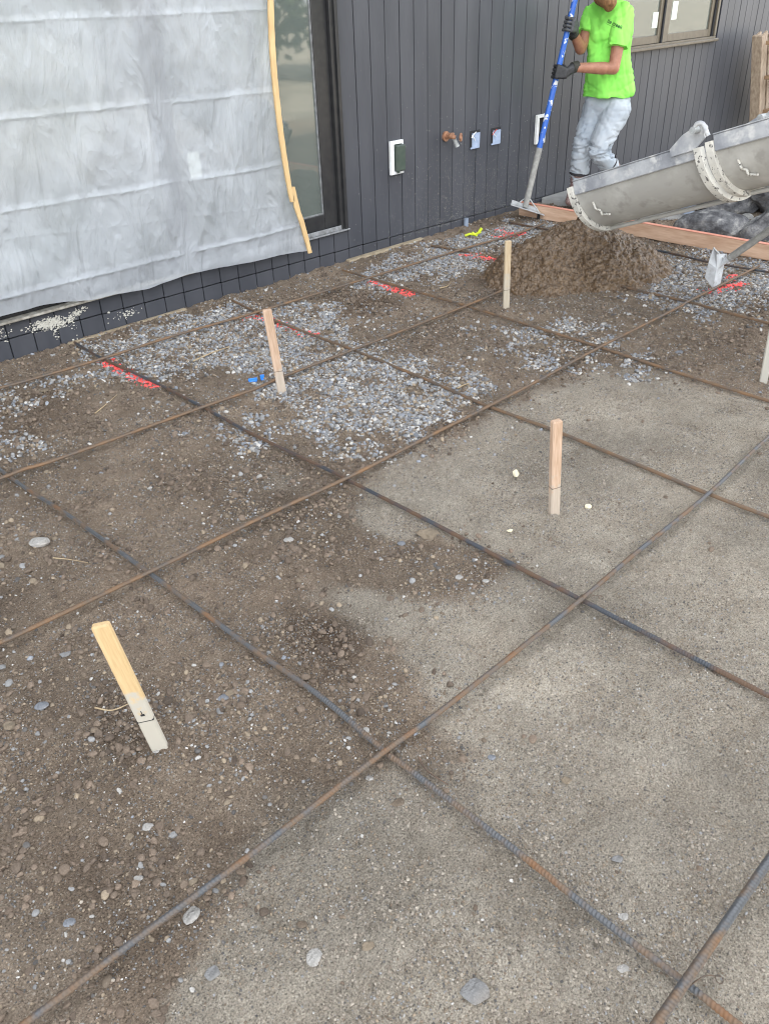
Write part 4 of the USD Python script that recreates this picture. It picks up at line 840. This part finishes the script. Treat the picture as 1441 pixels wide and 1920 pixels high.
# ------------------------------------------------------------------ the rake held by the worker
PD = 7.05
Rp = lambda px, py, dd=0.0: at_depth(px, py, PD+dd)
hx = lambda py: 985+(385-py)*.2385
HT, HB = Rp(hx(-75), -75, -.17), Rp(hx(388), 388, -.38)
rake = thing('concrete_rake', 'long-handled concrete rake with a blue handle, held upright by the worker', 'rake')
axis_h = (HT-HB)/np.linalg.norm(HT-HB); LH = np.linalg.norm(HT-HB)
def hp(py): t = (py-388)/(-75-388); return HB+(HT-HB)*t
obj('handle', tube(np.array([hp(y_) for y_ in np.linspace(268, -75, 14)]), .0205, 16), M['blue_handle'], rake, 50)
g_ = np.array([hp(y_) for y_ in np.linspace(388, 267, 24)]); obj('crusted_handle', tube(g_, .0225+.006*(meshkit.fbm(g_*18, 2, 3)-.4), 14), M['cement_handle'], rake, 50)
b0, b1 = Rp(957, 383, -.36), Rp(1020, 403, -.42); ev = (b1-b0)/np.linalg.norm(b1-b0)
X = np.eye(4); X[:3, 0] = ev; X[:3, 2] = np.cross(ev, -HF); X[:3, 2] /= np.linalg.norm(X[:3, 2]); X[:3, 1] = np.cross(X[:3, 2], ev); X[:3, 3] = (b0+b1)/2
wl = np.linalg.norm(b1-b0)/2
obj('blade', cat([cbox((-wl, -.035, -.006), (wl, .035, 0), .002), cbox((-wl, -.038, -.03), (wl, -.0355, .0), .001)]).apply_transform(X), M['blade'], rake)
for s in (-.75, .75): obj('brace', tube([hp(365), (b0+b1)/2+ev*wl*s], .0045, 8), M['zinc'], rake)

# ------------------------------------------------------------------ the worker
def chain(js):
    """js: list of (point, radius): hulls of neighbouring spheres"""
    out = []
    for (a, ra), (b, rb) in zip(js[:-1], js[1:]):
        s1_ = m3.Manifold.sphere(ra, 20).translate(tuple(map(float, a))); s2_ = m3.Manifold.sphere(rb, 20).translate(tuple(map(float, b))); out.append(m3.Manifold.batch_hull([s1_, s2_]))
    return out
def hull(js): return m3.Manifold.batch_hull([m3.Manifold.sphere(r_, 20).translate(tuple(map(float, p))) for p, r_ in js])
def fuse(ms, edge_, it=8):
    m = m3.Manifold.batch_boolean(ms, m3.OpType.Add).refine_to_length(edge_); d = m.to_mesh(); t = trimesh.Trimesh(d.vert_properties[:, :3], d.tri_verts, process=True)
    trimesh.smoothing.filter_taubin(t, iterations=it); return t
per = thing('person', 'worker in a lime green T-shirt, pale jeans and black gloves gripping the rake', 'person')
SL = RT*V(1, 1, 0); SL /= np.linalg.norm(SL)                   # towards the right of the picture
shN, shF = Rp(1168, 26, -.10), Rp(1112, 26, .10)                # near and far shoulder
elN, wrN = Rp(1150, 128, -.22), Rp(1075, 126, -.25)
elF, wrF = Rp(1088, 90, -.02), Rp(1075, 62, -.12)
neck0, chest, belly, hipc = Rp(1150, 0, .0), Rp(1143, 60, 0), Rp(1140, 130, 0), Rp(1138, 185, .01)
head = Rp(1141, -28, -.06)
hipN, hipF = Rp(1155, 205, -.05), Rp(1116, 205, .06)
knN, anN = Rp(1121, 283, -.14), Rp(1149, 316, -.02)
knF, anF = Rp(1092, 272, .0), Rp(1083, 345, .02)
toeF, toeN = Rp(1070, 366, -.10), Rp(1135, 350, -.05)
body = chain([(neck0, .060), (head+V(0, 0, -.02), .058)]) + [hull([(shN, .045), (shF, .045), (belly, .07), (chest, .075)]), hull([(belly, .07), (hipN, .06), (hipF, .06)])]
body += chain([(shN, .046), (shN*.5+elN*.5, .047), (elN, .041), (wrN, .029)]) + chain([(elN*.75+wrN*.25, .043), (wrN, .029)]) + chain([(shF, .044), (elF, .043), (wrF, .030)])
body += chain([(hipN, .06), (knN, .042), (anN, .036), (anN-V(0, 0, .03), .035)]) + chain([(hipF, .06), (knF, .042), (anF, .036), (anF-V(0, 0, .04), .036)])
fdir = -SL*.75-HF*.65; fdir /= np.linalg.norm(fdir)            # the way the face looks
body += [hull([(head+V(0, 0, .035), .088), (head-fdir*.02+V(0, 0, .05), .085), (head+fdir*.035+V(0, 0, -.06), .052), (head+fdir*.03+V(0, 0, .0), .07)])]
sd = np.cross(fdir, [0, 0, 1.])
body += chain([(head+fdir*.098+V(0, 0, .03), .012), (head+fdir*.122+V(0, 0, -.012), .016)])                          # nose
body += chain([(head+fdir*.088-sd*.028+V(0, 0, -.045), .012), (head+fdir*.092+sd*.0+V(0, 0, -.047), .013), (head+fdir*.088+sd*.028+V(0, 0, -.045), .012)])  # lips
for s in (-1, 1): body += [hull([(head+sd*s*.088+V(0, 0, .02), .014), (head+sd*s*.086+V(0, 0, -.012), .010), (head+sd*s*.094-fdir*.018+V(0, 0, .018), .008)])]
obj('body', fuse(body, .014), M['skin'], per, True)
for s in (-1, 1): obj('eye', trimesh.creation.icosphere(2, .0125).apply_translation(head+fdir*.092+sd*s*.033+V(0, 0, .034)), M['white'], per, True)
bd = rng.normal(size=(1, 3)); bt = Rp(1140, 20, -.20)
bm = fuse(chain([(head+fdir*.075+V(0, 0, -.062), .06), (bt+V(0, 0, .06), .055), (bt+V(0, 0, .025), .032)]) + [hull([(head+sd*.07+V(0, 0, -.03), .022), (head+fdir*.08+V(0, 0, -.075), .035), (head-sd*.07+V(0, 0, -.03), .022)])], .008)
bm.vertices += .012*(meshkit.fbm(bm.vertices*[70, 70, 18], 3, 8)[:, None]-.5)*V(1, 1, .3); obj('beard', bm, M['hair'], per, True)
obj('hair', fuse([hull([(head-fdir*.045+V(0, 0, .02), .075), (head-fdir*.05+V(0, 0, .055), .078)])], .012), M['hair'], per, True)
capm = trimesh.creation.icosphere(3, .104); capm.vertices = capm.vertices*[1, 1, .8]; capm.vertices[:, 2] = np.maximum(capm.vertices[:, 2], 0.0); capm.apply_translation(head+V(0, 0, .062))
brim = fuse([hull([(head+fdir*.07+sd*.07+V(0, 0, .072), .008), (head+fdir*.07-sd*.07+V(0, 0, .072), .008), (head+fdir*.17+sd*.045+V(0, 0, .060), .007), (head+fdir*.17-sd*.045+V(0, 0, .060), .007)])], .012, 2)
obj('cap', cat([capm, brim]), M['cap'], per, True)
# T-shirt: torso and sleeves with folds
hemN, hemF = Rp(1162, 172, -.03), Rp(1116, 176, .05)
ts = [hull([(shN+V(0, 0, -.005), .076), (shF, .074), (chest+fdir*.035, .12)]), hull([(shN, .078), (shF, .074), (Rp(1150, 100, 0), .125), (Rp(1131, 100, 0), .12)]), hull([(Rp(1150, 100, 0), .125), (Rp(1131, 100, 0), .12), (hemN, .106), (hemF, .098), (Rp(1138, 176, -.03), .12)])]
def sleeve(a, b, fr, ra, rb):
    d_ = (b-a)/np.linalg.norm(b-a); c_ = a+(b-a)*fr
    return m3.Manifold.batch_boolean(chain([(a, ra), (a+(b-a)*(fr+.15), rb)]), m3.OpType.Add).trim_by_plane(tuple(-d_), float(-d_@c_))
ts += [sleeve(shN, elN, .62, .080, .074), sleeve(shF, elF, .56, .074, .066)]
ts += [hull([(neck0, .072), (chest+V(0, 0, .12), .085), (shN*.6+shF*.4, .085)])]
T_m = m3.Manifold.batch_boolean(ts, m3.OpType.Add)
hem_pl = Rp(1138, 184, -.12)                                     # trimmed level at the hem and flat at the sleeve ends
T_m = T_m.trim_by_plane((0.06, 0, 1.0), float(V(.06, 0, 1.0)@hem_pl/np.linalg.norm([.06, 0, 1])*1.0))
T_m = T_m.refine_to_length(.008); dd = T_m.to_mesh(); shirt = trimesh.Trimesh(dd.vert_properties[:, :3], dd.tri_verts, process=True); trimesh.smoothing.filter_taubin(shirt, iterations=10)
vn = shirt.vertex_normals; vv = shirt.vertices.copy(); u_ = (vv-chest)@SL; w2 = vv[:, 2]
def crease(q, sd_): return -np.clip(1-np.abs(meshkit.fbm(q, 3, sd_)-.5)/.10, 0, 1)
hang = np.stack([u_*7+w2*2.5, w2*1.6, (vv@HF)*1.5], -1); diag = np.stack([u_*3-w2*4, (w2+u_*.7)*8, 0*u_], -1); diag2 = np.stack([u_*4+w2*3, (w2-u_*.8)*7+9, 0*u_], -1)
fold = .011*crease(hang, 81)+.011*crease(diag, 82)*np.clip((1.15-w2)*3, .25, 1)+.008*crease(diag2, 83)+.006 + .016*(meshkit.fbm(hang*.8, 2, 84)-.5)
shirt.vertices = vv+vn*(fold+.001)[:, None]
obj('shirt', shirt, M['shirt'], per, True)
# the print on the chest, laid on the cloth
def lay(text, px, py, hgt, bold):
    tm = meshkit.text_mesh(text, hgt, .0012, bold); p0 = Rp(px, py, -.4); a = Rp(px+10, py+4.8, -.4)-p0; a /= np.linalg.norm(a); b = np.cross(a, ray(px, py)); b = -b/np.linalg.norm(b)
    b = b if b[2] > 0 else -b
    v = tm.vertices.copy(); o_ = p0+v[:, :1]*a+v[:, 1:2]*b; dr = o_-CAM; dr /= np.linalg.norm(dr, axis=1)[:, None]
    loc, ir, _ = shirt.ray.intersects_location(o_-dr*.2, dr, multiple_hits=False)
    out = o_.copy(); out[ir] = loc-dr[ir]*.003-dr[ir]*v[ir, 2:3]; 
    miss = np.setdiff1d(np.arange(len(v)), ir)
    if len(miss): return None
    return trimesh.Trimesh(out, tm.faces, process=False)
pr_ = [x for x in (lay('ille creek', 1137, 42, .020, True), lay('________', 1136, 43.5, .012, False), lay('Plumbing', 1134, 51, .010, False)) if x is not None] if False else [x for x in (lay('lle creek', 1137, 41, .021, True), lay('________', 1136, 43.5, .013, False)) if x is not None]
if pr_: obj('print', cat(pr_), M['print'], per)
# jeans
jm = [hull([(Rp(1156, 188, -.02), .10), (Rp(1118, 188, .04), .09), (hipN, .105), (hipF, .098)])]
jm += chain([(hipN, .112), (knN, .082), (knN*.2+anN*.8, .068)]) + chain([(hipF, .104), (knF, .080), (knF*.12+anF*.88, .074)])
J_m = m3.Manifold.batch_boolean(jm, m3.OpType.Add).refine_to_length(.008); dd = J_m.to_mesh(); jeans = trimesh.Trimesh(dd.vert_properties[:, :3], dd.tri_verts, process=True); trimesh.smoothing.filter_taubin(jeans, iterations=8)
vn = jeans.vertex_normals; vv = jeans.vertices.copy()
low = np.exp(-((vv[:, 2]-knF[2])/.12)**2)+np.exp(-((vv[:, 2]-anF[2]-.06)/.10)**2)
jf = .004+.016*crease(vv*[6, 6, 15], 91)*np.clip(.25+low, 0, 1.2)+.007*crease(np.stack([(vv@SL)*6+vv[:, 2]*4, vv[:, 2]*5, vv@HF*3], -1), 93)+.012*(meshkit.fbm(vv*7, 3, 92)-.5)
jeans.vertices = vv+vn*jf[:, None]
obj('jeans', jeans, M['jeans'], per, True)
# boots
for kn, an, toe, cal in ((knN, anN, toeN, .066), (knF, anF, toeF, .070)):
    up_ = (kn-an)/np.linalg.norm(kn-an); sole = an-up_*.10
    heel = sole+V(0, 0, 0); tdir = toe-sole; tdir[2] = 0; tdir /= np.linalg.norm(tdir); flr = .04
    tp = V(*(sole+tdir*.17)[:2], min(sole[2], flr+.04)); hl = V(*(sole-tdir*.03)[:2], min(sole[2], flr+.05))
    bt_ = fuse([hull([(an+up_*.07, cal), (an, cal-.006)]), hull([(an, cal-.008), (hl, .05), (tp, .036), (sole+tdir*.07, .05)])], .012); obj('boot', bt_, M['boot'], per, True)
    a_, b_, c_ = basis(up_); pts_ = np.array([an+up_*.088+(cal+.002)*(math.cos(t)*a_+math.sin(t)*b_) for t in np.linspace(0, 2*np.pi, 30)]); obj('boot_trim', tube(pts_, .010, 8), M['boot_trim'], per, True)
    obj('sole', hull([(hl-V(0, 0, .035), .022), (tp-V(0, 0, .02), .020), (sole+tdir*.07-V(0, 0, .03), .03)]), M['sole'], per, True)
# gloved hands closed round the handle
def glove(py, wr, m, name_side):
    G = hp(py); a = axis_h; p = G-wr; p -= a*(p@a); p /= np.linalg.norm(p); n = np.cross(a, p); n = n if n@HF < 0 else -n; RH = .0205; fr_ = RH+.0085
    ms = []; back = G+n*(RH+.016)
    knuckle = [back+p*.012+a*(.033-.022*i) for i in range(4)]
    ms.append(hull([(k_, .0155) for k_ in knuckle]+[(back-p*.055+a*.020, .017), (back-p*.055-a*.020, .017)]))
    ms.append(hull([(back-p*.05+a*.016, .019), (back-p*.05-a*.016, .019), (wr, .034)]))
    for i in range(4):
        ln = (1.0, 1.08, 1.03, .88)[i]; js = [(knuckle[i], .0135)]
        for ph in np.array([52, 5, -50, -105])*ln-(ln-1)*40:
            t = math.radians(ph); js.append((G+a*(.036-.024*i)+fr_*1.12*(math.cos(t)*p+math.sin(t)*n), .0108))
        ms += chain(js)
    th_ = [(back-p*.045+a*.022, .017), (G-p*(RH+.020)+n*.012+a*.040, .0135), (G-p*(RH+.006)-n*.016+a*.048, .012), (G+p*.006-n*(RH+.010)+a*.046, .0105)]
    ms += chain(th_)
    obj('glove', fuse(ms, .006, 4), M[m], per, True)
    d_ = wr-back; d_ /= np.linalg.norm(d_); obj('glove_cuff', tube([wr-d_*.012, wr+d_*.012, wr+d_*.035], [.038, .0365, .038], 18), M['cuff'], per, 50)
glove(122, wrN, 'glove', 'near'); glove(36, wrF, 'glove_grey', 'far')
